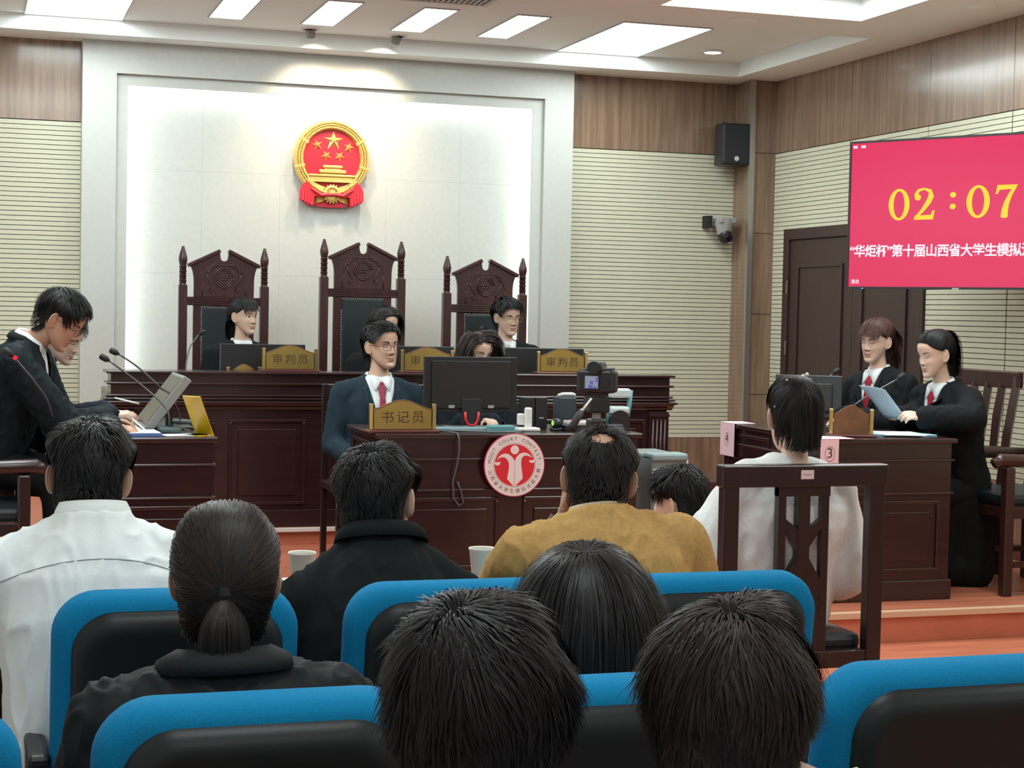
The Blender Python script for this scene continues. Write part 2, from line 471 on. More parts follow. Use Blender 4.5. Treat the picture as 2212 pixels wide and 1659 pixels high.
for i, (x, y, nm) in enumerate(((2.127, 11.237, 'grey swivel spotlight in the ceiling, left of the pair above the emblem'), (2.735, 11.266, 'grey swivel spotlight in the ceiling, right of the pair above the emblem'))):
    t = thing('spotlight', nm, 'spotlight', (x, y, ZT), 0, 'spotlights above the emblem')
    MB().lathe([(.062, 0), (.062, -.005), (.05, -.008), (.046, 0)], 24).build('ring', M_WHITEP, t, smooth=40)
    tgt = np.array([2.40, 11.80, 2.22]); d = tgt - np.array([x, y, ZT - .05]); d /= np.linalg.norm(d)
    hd = MB(); hd.tube([(0, 0, 0), tuple(d * .025), tuple(d * .058)], [.031, .031, .029], 20)
    hd.build('head', mat('spot_grey', (.20, .20, .19), .5), t, smooth=40)
    sd = bpy.data.lights.new('spot_lamp', 'SPOT'); sd.energy = 48; sd.color = WARM; sd.spot_size = math.radians(112); sd.spot_blend = 1.0; sd.shadow_soft_size = .03
    so = bpy.data.objects.new('spot_lamp', sd); COL.objects.link(so); so.parent = t
    so.location = tuple(d * .066); so.rotation_euler = Vector(d).to_track_quat('-Z', 'Y').to_euler()
# ================================================================== desks
def raised_panel(parent, a0, a1, z0, z1, face, side='front', m=None, prot=.012):
    """moulded panel: face is the y (front) or x (left) of the surface it sits on; one frame and one raised field"""
    m = m or M_MAHO
    def bx(b, p, q, u0, u1, w0, w1):
        if side == 'front': b.box((p, face - w1, u0), (q, face - w0, u1))
        else: b.box((face - w1, p, u0), (face - w0, q, u1))
    fr = MB(); w = .018
    bx(fr, a0, a1, z0, z0 + w, 0, prot); bx(fr, a0, a1, z1 - w, z1, 0, prot)
    bx(fr, a0, a0 + w, z0 + w, z1 - w, 0, prot); bx(fr, a1 - w, a1, z0 + w, z1 - w, 0, prot)
    p = fr.build('panel', m, parent, bevel=.005)
    fl = MB(); g = .055
    if a1 - a0 > .16 and z1 - z0 > .16:
        bx(fl, a0 + g, a1 - g, z0 + g, z1 - g, 0, prot * .8)
        fl.build('field', m, p, bevel=.007)
    return p

def ring_mould(b, x0, x1, y0, y1, z0, z1, o):
    b.box((x0 - o, y0 - o, z0), (x1 + o, y1 + o, z1))

# judges' bench
BX0, BX1, BY0, BY1, BZ = 0.735, 4.085, 9.62, 10.35, 1.13
t = thing('judges_bench', 'long dark mahogany judges bench with stepped mouldings in front of the stone wall', 'bench', ((BX0 + BX1) / 2, BY0, P2))
ox, oy, oz = (BX0 + BX1) / 2, BY0, P2
L0, L1, D1 = BX0 - ox, BX1 - ox, BY1 - oy
def zz(z): return z - oz
b = MB(); b.box((L0 - .028, -.028, zz(1.116)), (L1 + .028, .24, zz(BZ))); b.build('bench_top', M_MAHOX, t, bevel=.004)
b = MB(); b.box((L0, 0, zz(.95)), (L1, .22, zz(1.116))); b.build('upper_band', M_MAHOX, t)
b = MB(); b.box((L0, .22, zz(.985)), (L1, D1, zz(1.01))); b.build('worktop', M_MAHOX, t, bevel=.004)
for x in (L0, L1 - .03):
    b = MB(); b.box((x, .22, 0), (x + .03, D1, zz(.985))); b.build('end_panel', M_MAHO, t)
for z0, z1, o in ((1.054, 1.068, .022), (.988, 1.000, .020), (.970, .982, .030), (.950, .964, .042)):
    b = MB(); ring_mould(b, L0, L1, 0, .20, zz(z0), zz(z1), o); b.build('moulding', M_MAHOX, t, bevel=.005)
b = MB()
prof = [(0, .95), (-.036, .95), (-.030, .940), (-.012, .930), (-.004, .920), (0, .915)]
b.prism([(p[0], zz(p[1])) for p in prof], L0 - .02, L1 + .02, axis='x'); b.build('cove', M_MAHOX, t)
b = MB(); b.box((L0 + .01, .012, 0), (L1 - .01, .22, zz(.95))); b.build('carcass', M_MAHO, t)
b = MB(); b.box((L0, -.015, 0), (L1, .012, .10)); b.build('plinth', M_MAHOX, t, bevel=.006)
for x0, x1 in ((.885, 1.31), (1.39, 1.83), (2.02, 2.79), (2.98, 3.42), (3.50, 3.93)):
    raised_panel(t, x0 - ox, x1 - ox, zz(.37), zz(.86), .012)
for x0 in (BX0, BX1 - .13):
    b = MB(); b.box((x0 - ox, -.005, .10), (x0 + .13 - ox, .012, zz(.905))); p = b.build('pilaster', M_MAHO, t, bevel=.004)
    for i in range(4):
        b = MB(); b.cyl((x0 - ox + .025 + i * .026, -.005, .16), (x0 - ox + .025 + i * .026, -.005, zz(.86)), .007, seg=8); b.build('reeding', M_MAHO, p, smooth=True)
    b = MB(); b.box((x0 - ox - .004, -.012, zz(.875)), (x0 + .134 - ox, .012, zz(.89))); b.build('cap', M_MAHOX, p, bevel=.003)
b = MB(); b.box((2.015 - ox, -.002, .1), (2.019 - ox, .013, zz(.915))); b.build('seam', M_BLACKM, t)

def court_desk(name, label, x0, x1, y0, y1, z0, zt, left=True, moulds=(.115, .26, .52), group=None):
    t = thing(name, label, 'desk', ((x0 + x1) / 2, (y0 + y1) / 2, z0), 0, group)
    cx, cy = (x0 + x1) / 2, (y0 + y1) / 2
    a0, a1, c0, c1, h = x0 - cx, x1 - cx, y0 - cy, y1 - cy, zt - z0
    b = MB(); b.box((a0 - .02, c0 - .025, h - .024), (a1 + .02, c1 + .02, h)); b.build('desk_top', M_MAHOX, t, bevel=.006)
    b = MB(); b.box((a0, c0, .10), (a1, c1, h - .024)); b.build('carcass', M_MAHO, t)
    b = MB(); ring_mould(b, a0, a1, c0, c1, 0, .10, .014); b.build('plinth', M_MAHOX, t, bevel=.008)
    for d in moulds[:2]:
        b = MB(); ring_mould(b, a0, a1, c0, c1, h - d - .012, h - d, .014); b.build('moulding', M_MAHOX, t, bevel=.005)
    n = max(1, round((a1 - a0) / .75))
    w = (a1 - a0) / n
    for i in range(n):
        raised_panel(t, a0 + i * w + .06, a0 + (i + 1) * w - .06, .14, h - moulds[1] - .04, c0)
    if left:
        n = max(1, round((c1 - c0) / .6)); w = (c1 - c0) / n
        for i in range(n):
            raised_panel(t, c0 + i * w + .05, c0 + (i + 1) * w - .05, .14, h - moulds[1] - .04, a0, 'left')
            raised_panel(t, c0 + i * w + .05, c0 + (i + 1) * w - .05, h - moulds[1] + .02, h - .05, a0, 'left', prot=.008)
    return t
ZD = 0.925
court_desk('clerk_desk', 'dark mahogany clerk desk carrying the round red contest badge', 1.80, 3.085, 7.645, 8.26, P1, ZD)
court_desk('lawyer_desk', 'mahogany desk where the two men write, its end facing the room', 0.36, 1.01, 7.465, 8.75, P1, ZD, group='lawyer desks')
court_desk('lawyer_desk', 'mahogany desk of the two women in robes, with pink number sheets', 3.885, 4.54, 7.18, 8.37, P1, 0.93, moulds=(.10, .26, .5), group='lawyer desks')
# long table in front of the judges of the contest
t = thing('front_table', 'long dark table in front of the first audience row, holding the paper cups', 'table', (1.0, 4.31, 0))
b = MB(); b.box((-1.6, -.24, .725), (1.08, .24, .75)); b.build('table_top', M_MAHOX, t, bevel=.005)
b = MB(); b.box((-1.55, .16, .12), (1.03, .18, .725)); b.build('modesty_panel', M_MAHOX, t)
for x in (-1.55, -.25, .99):
    b = MB(); b.box((x, -.2, 0), (x + .04, .2, .725)); b.build('leg_panel', M_MAHOX, t)

# ================================================================== judges' chairs
def judge_chair(label, X, Y, ztop, w):
    t = thing('judge_chair', label, 'chair', (X, Y, P2), 0, 'high-backed judge chairs')
    h = ztop - P2; s = w / 2
    zp = h - .248
    for sx in (-1, 1):
        b = MB(); b.box((sx * s - .0275, -.0275, 0), (sx * s + .0275, .0275, zp)); p = b.build('post', M_CHAIRW, t, bevel=.003)
        prof = [(.024, zp)]
        for i in range(4):
            z = zp + .006 + i * .030
            prof += [(.022, z), (.021, z + .016), (.025, z + .020), (.025, z + .025), (.021, z + .028)]
        z = zp + .128
        prof += [(.021, z), (.0265, z + .020), (.0285, z + .038), (.026, z + .055), (.018, z + .085), (.010, z + .110), (.0085, z + .120), (.0001, z + .121)]
        b = MB(); b.lathe(prof, 18, T=(np.eye(3), (sx * s, 0, 0))); b.build('finial', M_CHAIRW, p, smooth=50)
    zr1 = h - .322; zr0 = zr1 - .055
    b = MB(); b.box((-s, -.018, zr0), (s, .018, zr1)); r = b.build('cross_rail', M_CHAIRW, t)
    for i in range(4):
        b = MB(); b.box((-s + .02, -.024, zr0 + .004 + i * .0135), (s - .02, -.018, zr0 + .0115 + i * .0135)); b.build('reed', M_CHAIRW, r, bevel=.003)
    # crest board with a notch at the peak
    hw, nw = .2325, .193
    c0 = zr1; pk = h - .014; sh = h - .112
    R = .024
    half = [(nw, c0), (nw, c0 + .075)]
    for k in range(7):
        u = k / 6; half.append((nw + (hw - nw) * u ** 2.2, c0 + .075 + (sh - c0 - .075) * (1 - (1 - u) ** 1.6)))
    half += [(R + .006, pk)]
    notch = [(R + .004, pk - .02)] + [(R * math.cos(a), pk - .052 - R * math.sin(a)) for a in np.linspace(.2, PI / 2, 6)]
    rightside = half + notch
    poly = rightside + [(-x, z) for x, z in reversed(rightside[:-1])]
    cb = MB().prism(poly, -.014, .014).build('crest_board', M_CHAIRW, t, bevel=.003)
    for sx in (-1, 1):
        d = np.array([hw - R - .006, 0, sh - pk]); ln = np.linalg.norm(d); ang = math.atan2(d[2], d[0])
        T = (rot3(0, -ang if sx > 0 else PI + ang, 0), (sx * (R + .006), 0, pk))
        b = MB()
        if sx > 0: b.box((0, -.030, -.022), (ln + .004, .018, .002), T=T)
        else: b.box((0, -.030, -.002), (ln + .004, .018, .022), T=T)
        b.build('pediment_moulding', M_CHAIRW, cb, bevel=.005)
    zc = c0 + .125
    def ringtube(r, tr, a0=0, a1=2 * PI, cx=0, cz=0, n=36):
        return [(cx + r * math.cos(a), -.016, cz + r * math.sin(a)) for a in np.linspace(a0, a1, n)]
    carv = MB()
    carv.tube(ringtube(.063, 0, cz=zc), .0055, 6); carv.tube(ringtube(.050, 0, cz=zc), .0045, 6); carv.tube(ringtube(.036, 0, cz=zc), .003, 6)
    for a in np.linspace(0, 2 * PI, 6)[:5]:
        carv.sphere((.017 * math.cos(a + 1.57), -.015, zc + .017 * math.sin(a + 1.57)), (.009, .005, .009), 8, 6)
    carv.sphere((0, -.015, zc), (.008, .006, .008), 8, 6)
    for sx in (-1, 1):
        pts = [(sx * .035, zc + .082), (sx * .062, zc + .085), (sx * .088, zc + .062), (sx * .094, zc + .040), (sx * .106, zc + .036), (sx * .112, zc + .024)]
        carv.tube([(p[0], -.016, p[1]) for p in pts], .005, 6)
        pts = [(sx * .112, zc + .024), (sx * .104, zc - .008), (sx * .086, zc - .038), (sx * .071, zc - .062), (sx * .075, zc - .085), (sx * .092, zc - .086), (sx * .096, zc - .07), (sx * .084, zc - .066)]
        carv.tube([(p[0], -.016, p[1]) for p in pts], .0048, 6)
        carv.tube([(sx * p[0], -.015, p[1]) for p in ((0, zc + .07), (.02, zc + .083), (.045, zc + .07), (.075, zc + .062), (.095, zc + .05))], .004, 6)
        carv.tube(ringtube(.135, 0, 0, PI / 2 - .25, 0, zc - .03, 18) if sx > 0 else ringtube(.135, 0, PI, PI / 2 + .25, 0, zc - .03, 18), .0025, 5)
        carv.tube([(sx * .135, -.016, zc - .03), (sx * .140, -.016, c0 + .004)], .0025, 5)
    carv.build('carving', M_CHAIRW, cb, smooth=True)
    # back board with studded leather
    bw = nw + .002
    MB().box((-bw, -.010, .46), (bw, .014, zr0)).build('back_board', M_CHAIRW, t)
    lw = .138; lz = zr0 - .012
    MB().box((-lw, -.026, .50), (lw, -.010, lz)).build('leather_pad', M_LEATHER, t, bevel=.010)
    st = MB()
    for i in range(60):
        z = .51 + i * .0125
        if z < lz:
            for sx in (-1, 1): st.sphere((sx * (lw + .004), -.015, z), (.0042, .005, .0042), 6, 4)
    for i in range(23): st.sphere((-lw + i * lw * 2 / 22, -.015, lz + .003), (.0042, .005, .0042), 6, 4)
    o = st.build('brass_studs', mat('stud_metal', (.62, .60, .55), .3, metal=.7), t, smooth=True); o['kind'] = 'stuff'
    # seat, arms, front legs
    MB().box((-s, -.52, .36), (s, .02, .42)).build('seat_frame', M_CHAIRW, t, bevel=.004)
    MB().box((-s + .03, -.51, .42), (s - .03, -.02, .49)).build('seat_cushion', M_LEATHER, t, bevel=.02)
    for sx in (-1, 1):
        MB().box((sx * s - .026, -.52, 0), (sx * s + .026, -.468, .66)).build('front_leg', M_CHAIRW, t, bevel=.004)
        MB().box((sx * s - .032, -.55, .66), (sx * s + .032, .0, .70)).build('armrest', M_CHAIRW, t, bevel=.012)
    return t
judge_chair('high-backed carved judge chair with green-black leather, behind the woman judge looking aside', 1.545, 11.0, 1.878, .523)
judge_chair('tallest carved judge chair, the middle one under the emblem', 2.458, 11.0, 1.952, .520)
judge_chair('high-backed carved judge chair behind the young judge in round glasses', 3.303, 11.0, 1.866, .534)

# ================================================================== wooden court chairs
def side_stretchers(t, m, w, d):
    for sx in (-1, 1):
        MB().box((sx * w - .012, -d, .14), (sx * w + .012, d, .17)).build('stretcher', m, t)
def armchair(label, loc, rz, m):
    """faces local -Y"""
    t = thing('armchair', label, 'chair', loc, rz, 'wooden court armchairs')
    w, d = .265, .24
    for sx in (-1, 1):
        MB().box((sx * w - .026, -d - .026, 0), (sx * w + .026, -d + .026, .64)).build('front_leg', m, t, bevel=.008)
        b = MB(); b.tube([(sx * w, d, 0), (sx * w, d, .46), (sx * (w + .003), d + .03, .75), (sx * (w + .004), d + .085, 1.06)], [.030, .032, .030, .028], 4)
        b.build('back_post', m, t)
        pts = [(sx * w, -d - .085, .655), (sx * w, -d - .05, .675), (sx * w, -.05, .668), (sx * w, d + .02, .665)]
        b = MB(); b.tube(pts, [.026, .033, .031, .026], 10); b.build('armrest', m, t, smooth=True)
    MB().box((-w, -d - .02, .385), (w, -d + .02, .44)).box((-w, d - .02, .385), (w, d + .02, .44)).box((-w - .018, -d, .385), (-w + .018, d, .44)).box((w - .018, -d, .385), (w + .018, d, .44)).build('seat_frame', m, t, bevel=.004)
    MB().box((-w + .005, -d - .02, .44), (w - .005, d - .03, .50)).build('seat_cushion', M_LEATHER, t, bevel=.02)
    side_stretchers(t, m, w, d)
    MB().box((-w - .03, d + .065, 1.0), (w + .03, d + .105, 1.09)).build('top_rail', m, t, bevel=.008)
    MB().box((-w, d + .01, .62), (w, d + .045, .67)).build('lower_rail', m, t, bevel=.004)
    for x in (-.13, 0, .13):
        b = MB(); b.tube([(x, d + .035, .64), (x, d + .055, .84), (x, d + .085, 1.02)], [.026, .030, .026], 4); b.build('back_slat', m, t)
    return t
armchair('empty brown armchair at the right edge, beside the robed woman reading', (5.115, 7.46, P1), -PI / 2, M_BRWOOD)
armchair('brown armchair in which the robed woman holding a paper sits', (5.02, 8.10, P1), -PI / 2, M_BRWOOD)
armchair('dark armchair at the left edge, behind the man bending over his writing', (-.03, 7.55, P1), PI / 2, M_DKWOOD)

def splat_chair(label, loc, rz):
    """faces local -Y; back splat pierced with a long X"""
    t = thing('witness_chair', label, 'chair', loc, rz)
    m = M_DKWOOD; w = .252; d = .235
    for sx in (-1, 1):
        b = MB(); b.box((sx * w - .026, d - .02, 0), (sx * w + .026, d + .025, 1.0)); b.build('back_post', m, t, bevel=.004)
        b = MB(); b.box((sx * w - .024, -d - .024, 0), (sx * w + .024, -d + .024, .44)); b.build('front_leg', m, t, bevel=.004)
    MB().box((-.286, d - .024, .975), (.286, d + .03, 1.044)).build('top_rail', m, t, bevel=.005)
    MB().box((-w, d - .02, .40), (w, d + .02, .455)).box((-w, -d - .02, .385), (w, -d + .02, .44)).box((-w - .018, -d, .385), (-w + .018, d, .44)).box((w - .018, -d, .385), (w + .018, d, .44)).build('seat_frame', m, t, bevel=.004)
    MB().box((-w + .012, -d - .01, .44), (w - .012, d - .03, .50)).build('seat_cushion', M_LEATHER, t, bevel=.022)
    side_stretchers(t, m, w, d)
    # splat: two stiles, a middle mullion above, a hour-glass X, an inverted V below
    y0, y1 = d - .010, d + .012
    z0, z1 = .455, .978
    sp = MB(); kk = [0]
    def piece(poly):
        kk[0] += 1; e = .0006 * kk[0]
        sp.prism(poly, y0 - e, y1 + e)
    for sx in (-1, 1):
        piece([(sx * .062, z0), (sx * .088, z0), (sx * .088, z1), (sx * .062, z1)])
        piece([(sx * .064, .875), (sx * .064, .845), (sx * .016, .775), (sx * .010, .83), (sx * .03, .85)])
        piece([(sx * .010, .77), (sx * .017, .73), (sx * .064, .62), (sx * .064, .68), (sx * .04, .72)])
        piece([(sx * .010, .61), (sx * .058, .63), (sx * .063, .50), (sx * .063, z0), (sx * .045, z0)])
    piece([(-.020, .74), (.020, .74), (.020, .96), (-.020, .96)])
    piece([(-.020, .745), (.020, .745), (.055, .64), (.060, .60), (-.060, .60), (-.055, .64)])
    piece([(-.024, z0), (.014, z0), (.014, .62), (-.024, .62)])
    piece([(-.088, .945), (.088, .945), (.088, z1), (-.088, z1)])
    sp.build('pierced_splat', m, t)
    st = MB().box((-.022, d + .030, 1.0), (.022, d + .0312, 1.028)).build('sticker', mat('sticker_white', (.75, .62, .62), .6), t)
    MB().tube([(.014, d + .0314, 1.013), (.008, d + .0314, 1.016), (.003, d + .0314, 1.012), (-.004, d + .0314, 1.015), (-.014, d + .0314, 1.013)], .0008, 5).build('scribble', M_DARKTXT, st)
    return t
splat_chair('dark chair with an X-pierced back splat, holding the girl in white', (2.475, 4.985, 0), PI)

t = thing('clerk_chair', 'dark wooden chair of the seated man in the navy suit', 'chair', (2.00, 8.72, P1))
for sx, sy in ((-1, -1), (1, -1), (-1, 1), (1, 1)):
    MB().box((sx * .20 - .016, sy * .20 - .016, 0), (sx * .20 + .016, sy * .20 + .016, .43 if sy < 0 else .95)).build('leg', M_DKWOOD, t, bevel=.003)
MB().box((-.22, -.22, .40), (.22, .22, .44)).build('seat', M_DKWOOD, t, bevel=.01)
MB().box((-.21, .185, .75), (.21, .215, .95)).build('backrest', M_DKWOOD, t, bevel=.01)
t2 = copy_tree(t); t2.location = (2.45, 8.72, P1); t2['label'] = 'dark wooden chair of the woman behind the computer monitor'
t['group'] = t2['group'] = 'clerks chairs'

# ================================================================== blue auditorium seats
def rrect(w, z0, z1, r, n=8):
    """outline of a rounded rectangle, open at the bottom corners too"""
    pts = []
    for cx, cz, a0 in ((w - r, z1 - r, 0), (-w + r, z1 - r, PI / 2), (-w + r * .4, z0 + r * .4, PI), (w - r * .4, z0 + r * .4, 3 * PI / 2)):
        rr = r if cz > (z0 + z1) / 2 else r * .4
        for k in range(n + 1):
            a = a0 + PI / 2 * k / n
            pts.append((cx + rr * math.cos(a), cz + rr * math.sin(a)))
    return pts
def pillow(w, z0, z1, r, prof):
    """prof: list of (y, inset); lofts the rounded outline through the insets and closes both ends"""
    b = MB(); rings = []
    for y, ins in prof:
        rings.append([(p[0], y, p[1]) for p in rrect(w - ins, z0 + ins, z1 - ins, max(.01, r - ins * .8))])
    G = np.array(rings)
    b.grid(G, closed=True)
    n = G.shape[1]; e = (len(rings) - 1) * n
    b.f.append(tuple(range(n))); b.m.append(0); b.f.append(tuple(e + k for k in range(n - 1, -1, -1))); b.m.append(0)
    return b
def blue_seat(label, X, Y):
    t = thing('auditorium_seat', label, 'seat', (X, Y, 0), 0, 'blue auditorium seats')
    # faces +Y; the back leans towards -Y
    lean = rot3(math.radians(8), 0, 0)
    def leanmesh(o):
        o.data.transform(Matrix.Translation((0, .06, 0)) @ Matrix(lean.tolist()).to_4x4() @ Matrix.Translation((0, 0, 0)))
        o.data.update(); return o
    cu = pillow(.2375, .40, .952, .085, [(.075, .05), (.072, .025), (.060, .008), (.035, 0), (.008, 0), (-.012, .006), (-.022, .020), (-.026, .04)])
    back = leanmesh(cu.build('back_cushion', M_BLUEF, t, smooth=60))
    seam = MB()
    for sx in (-1, 1):
        seam.tube([(sx * .150, -.0245, .905), (sx * .168, -.020, .922), (sx * .181, -.008, .936), (sx * .184, .01, .940), (sx * .183, .035, .940)], .0016, 5)
    leanmesh(seam.build('seam', mat('seam_blue', (.006, .07, .16), .9), back))
    sh = pillow(.204, .34, .926, .080, [(-.018, 0), (-.030, .003), (-.042, .012), (-.050, .026), (-.052, .040), (-.050, .055)])
    shell = leanmesh(sh.build('back_shell', M_SEATP, t, smooth=50))
    hb = MB()
    hb.tube([(-.10, -.047, .70), (-.062, -.050, .70), (-.035, -.052, .675), (0, -.052, .668), (.035, -.052, .675), (.062, -.050, .70), (.10, -.047, .70)], .004, 6)
    hb.tube([(-.03, -.048, .705), (.03, -.048, .705)], .003, 6)
    leanmesh(hb.build('moulded_ridge', M_SEATP, shell, smooth=True))
    sc = pillow(.225, .36, .46, .04, [(.06, .02), (.09, 0), (.44, 0), (.50, .015), (.52, .04)])
    sc.build('seat_cushion', M_BLUEF, t, smooth=60)
    for sx in (-1, 1):
        MB().box((sx * .262 - .017, -.02, 0), (sx * .262 + .017, .34, .60)).build('side_stand', M_SEATP, t, bevel=.010)
        MB().box((sx * .260 - .021, -.04, .60), (sx * .260 + .021, .36, .63)).build('armrest', M_BLACK, t, bevel=.010)
    return t
first = blue_seat('leftmost blue seat of the nearer row, cut by the picture edge', -.168, 2.45)
def more_seat(label, X, Y):
    c = copy_tree(first); c.location = (X, Y, 0); c['label'] = label; return c
R1, R2 = 2.45, 3.38
more_seat('blue seat with a black shell behind the low-ponytail woman, in the nearer row', .400, R1)
more_seat('blue seat with a black shell between the two nearest heads', .968, R1)
more_seat('blue seat with a black shell at the bottom right corner, empty', 1.535, R1)
more_seat('blue seat just behind the man in the white shirt', .386, R2)
more_seat('blue seat just behind the man in the black coat', .957, R2)
more_seat('blue seat just behind the man in the mustard jacket', 1.530, R2)
more_seat('blue seat under the nearest dark head', .60, 1.38)
more_seat('blue seat under the near brown-haired head at the lower right', 1.17, 1.38)
# ================================================================== national emblem
EK = .00059
t = thing('national_emblem', 'round gold and red national emblem with five stars and gate tower', 'emblem', (2.395, SY + .158, 2.545))
EY = -.055
def ev(x, y): return ((x - 893) * EK, (758 - y) * EK)
MB().lathe([(.262, 0), (.270, .03), (.258, .055), (.24, .060), (.205, .052), (.200, .03), (.0001, .03)], 56, T=(np.array([[1, 0, 0], [0, 0, -1], [0, 1, 0]], float), (0, 0, 0))).build('wreath_ring', M_GOLD, t, smooth=40)
MB().lathe([(.203, .028), (.203, .036), (.0001, .038)], 48, T=(np.array([[1, 0, 0], [0, 0, -1], [0, 1, 0]], float), (0, 0, 0))).build('red_field', M_RED, t, smooth=30)
gr = MB()
for k in range(96):
    a = -PI / 2 + .62 + (2 * PI - 1.24) * k / 95
    side = 1 if math.cos(a) > 0 else -1
    for q, rr in enumerate((.218, .235, .252)):
        aa = a + (q % 2) * .03
        tilt = aa + PI / 2 * side * 1.0 + (.75 if q == 0 else -.75 if q == 2 else .15) * side
        d = np.array([math.cos(tilt), 0, math.sin(tilt)]); c = np.array([rr * math.cos(aa), -.0635, rr * math.sin(aa)])
        n_ = np.array([-d[2], 0, d[0]])
        gr.sphere((0, 0, 0), (.0145, .0055, .0048), 6, 4, T=(np.array([d, [0, -1, 0], n_]).T, c))
gr.build('wheat_ears', M_GOLD, t, smooth=True)['kind'] = 'stuff'
for ang in (.55, PI - .55, -.25, PI + .25):
    b = MB(); c = (.236 * math.cos(ang), -.060, .236 * math.sin(ang))
    b.cbox(c, (.075, .012, .020), R=rot3(0, -ang, 0)); b.build('binding', M_GOLD, t, bevel=.003)
def star(cx, cy, r, rot=0):
    x0, z0 = ev(cx, cy); r *= EK
    V = [(x0, -.056, z0)]
    for k in range(10):
        a = PI / 2 + rot + k * PI / 5; q = r if k % 2 == 0 else r * .42
        V.append((x0 + q * math.cos(a), -.038, z0 + q * math.sin(a)))
    F = [(0, 1 + k, 1 + (k + 1) % 10) for k in range(10)]
    MB().add(V, F).build('star', M_GOLD, t)
star(912, 545, 118); star(715, 600, 68, .25); star(1100, 615, 68, -.25); star(828, 722, 66, .5); star(988, 725, 66, -.5)
gate = MB()
for x0, x1, y0, y1, h in ((785, 1020, 835, 868, .058), (800, 1005, 868, 888, .052), (740, 1062, 888, 930, .062), (755, 1045, 930, 950, .052), (608, 1172, 945, 972, .066), (625, 1155, 972, 1012, .060), (645, 1140, 1012, 1040, .068)):
    a = ev(x0, y1); c = ev(x1, y0); gate.box((a[0], -h, a[1]), (c[0], -.03, c[1]))
gate.build('gate_tower', M_GOLD, t, bevel=.004)
gear = MB(); gx, gz = ev(893, 1172)
gear.lathe([(.058, .03), (.058, .070), (.044, .074), (.040, .060), (.026, .060), (.022, .074), (.0001, .076)], 32, T=(np.array([[1, 0, 0], [0, 0, -1], [0, 1, 0]], float), (gx, 0, gz)))
for k in range(18):
    a = k * 2 * PI / 18
    gear.cbox((gx + .061 * math.cos(a), -.056, gz + .061 * math.sin(a)), (.012, .024, .009), R=rot3(0, -a, 0))
gear.build('gear', M_GOLD, t, smooth=30)
rb = MB()
for sx in (-1, 1):
    def m(x, y):
        p = ev(893 + sx * (x - 893), y); return p
    outline = [m(583, 1035), m(540, 1085), m(515, 1140), m(510, 1245), m(540, 1275), m(565, 1282), m(585, 1305), m(620, 1310), m(640, 1328), m(672, 1322), m(682, 1205), m(760, 1222), m(860, 1205), m(893, 1200), m(893, 1165), m(800, 1165), m(720, 1155), m(660, 1110)]
    if sx < 0: outline = outline[::-1]
    rb.prism(outline, -.072, -.030)
    for x in (545, 580, 615, 650):
        a, c = m(x, 1130 + (x - 545) * .35), m(x - 4, 1262 + (x - 545) * .5)
        rb.tube([(a[0], -.070, a[1]), (c[0], -.075, c[1])], [.006, .011], 8)
    a, c, e = m(640, 1120), m(760, 1195), m(893, 1182)
    rb.tube([(a[0], -.072, a[1]), (c[0], -.078, c[1]), (e[0], -.080, e[1])], [.008, .014, .010], 8)
rb.build('red_ribbon', M_RED, t, smooth=40)
bk = MB(); bk.prism([ev(690, 1190), ev(700, 1318), ev(760, 1328), ev(880, 1335), ev(1030, 1328), ev(1085, 1318), ev(1095, 1190)][::-1], -.040, 0); bk.prism([ev(650, 1030), ev(700, 1130), ev(893, 1190), ev(1090, 1130), ev(1140, 1030)][::-1], -.040, 0)
bk.build('red_backing', M_RED, t)
sw = MB()
for sx in (-1, 1):
    for i in range(26):
        u = i / 25; x = 893 + sx * (285 - 225 * u); y = 1010 + 150 * math.sin(u * PI / 2)
        p = ev(x, y); sw.sphere((p[0], -.062, p[1]), (.011, .007, .007), 6, 4)
    for i in range(5):
        a, c = ev(893 + sx * 205, 1225 + i * 17), ev(893 + sx * 75, 1215 + i * 8); sw.tube([(a[0], -.048, a[1]), (c[0], -.052, c[1])], .004, 6)
sw.build('rice_ears', M_GOLD, t, smooth=True)['kind'] = 'stuff'

# ================================================================== television
tvo = np.array([4.855, 8.815, 1.687]); tu = np.array([.514, -.858, 0]); tu /= np.linalg.norm(tu)
rz = math.atan2(tu[1], tu[0])
t = thing('television', 'large wall television showing a red screen with yellow timer 02:07', 'television', tvo, rz)
TW, TH = 1.45, .825
fr = MB(); e = .012
fr.box((-e, -.012, -e), (TW + e, .03, 0)); fr.box((-e, -.012, TH), (TW + e, .03, TH + e)); fr.box((-e, -.012, 0), (0, .03, TH)); fr.box((TW, -.012, 0), (TW + e, .03, TH)); fr.box((-e, .012, -e), (TW + e, .03, TH + e))
fr.build('bezel', M_BLACK, t)
scm = mat('screen_red', (.03, .0, .01), .12, emit=(.92, .030, .125), estr=.72)
sc = MB().box((0, -.006, 0), (TW, .012, TH)).build('screen', scm, t)
ylw = emis('timer_yellow', (1.0, .70, .07), 1.0); wht = emis('screen_white', (.95, .85, .92), 1.0)
TY = -.0075
def flat(polys, name, m, parent, th=.0008):
    b = MB()
    for poly in polys: b.prism(poly, TY - th, TY)
    return b.build(name, m, parent)
def zero(cx, cz, w, h):
    n = 40; V = []; F = []
    for k in range(n):
        a = 2 * PI * k / n
        V += [(cx + w * math.cos(a), TY, cz + h * math.sin(a)), (cx + w * .52 * math.cos(a), TY, cz + h * .84 * math.sin(a))]
    for k in range(n):
        j = (k + 1) % n; F.append((2 * k, 2 * k + 1, 2 * j + 1, 2 * j))
    return MB().add(V, F)
zero(.3135, .466, .066, .0895).build('digit', ylw, sc)
zero(.795, .470, .069, .0900).build('digit', ylw, sc)
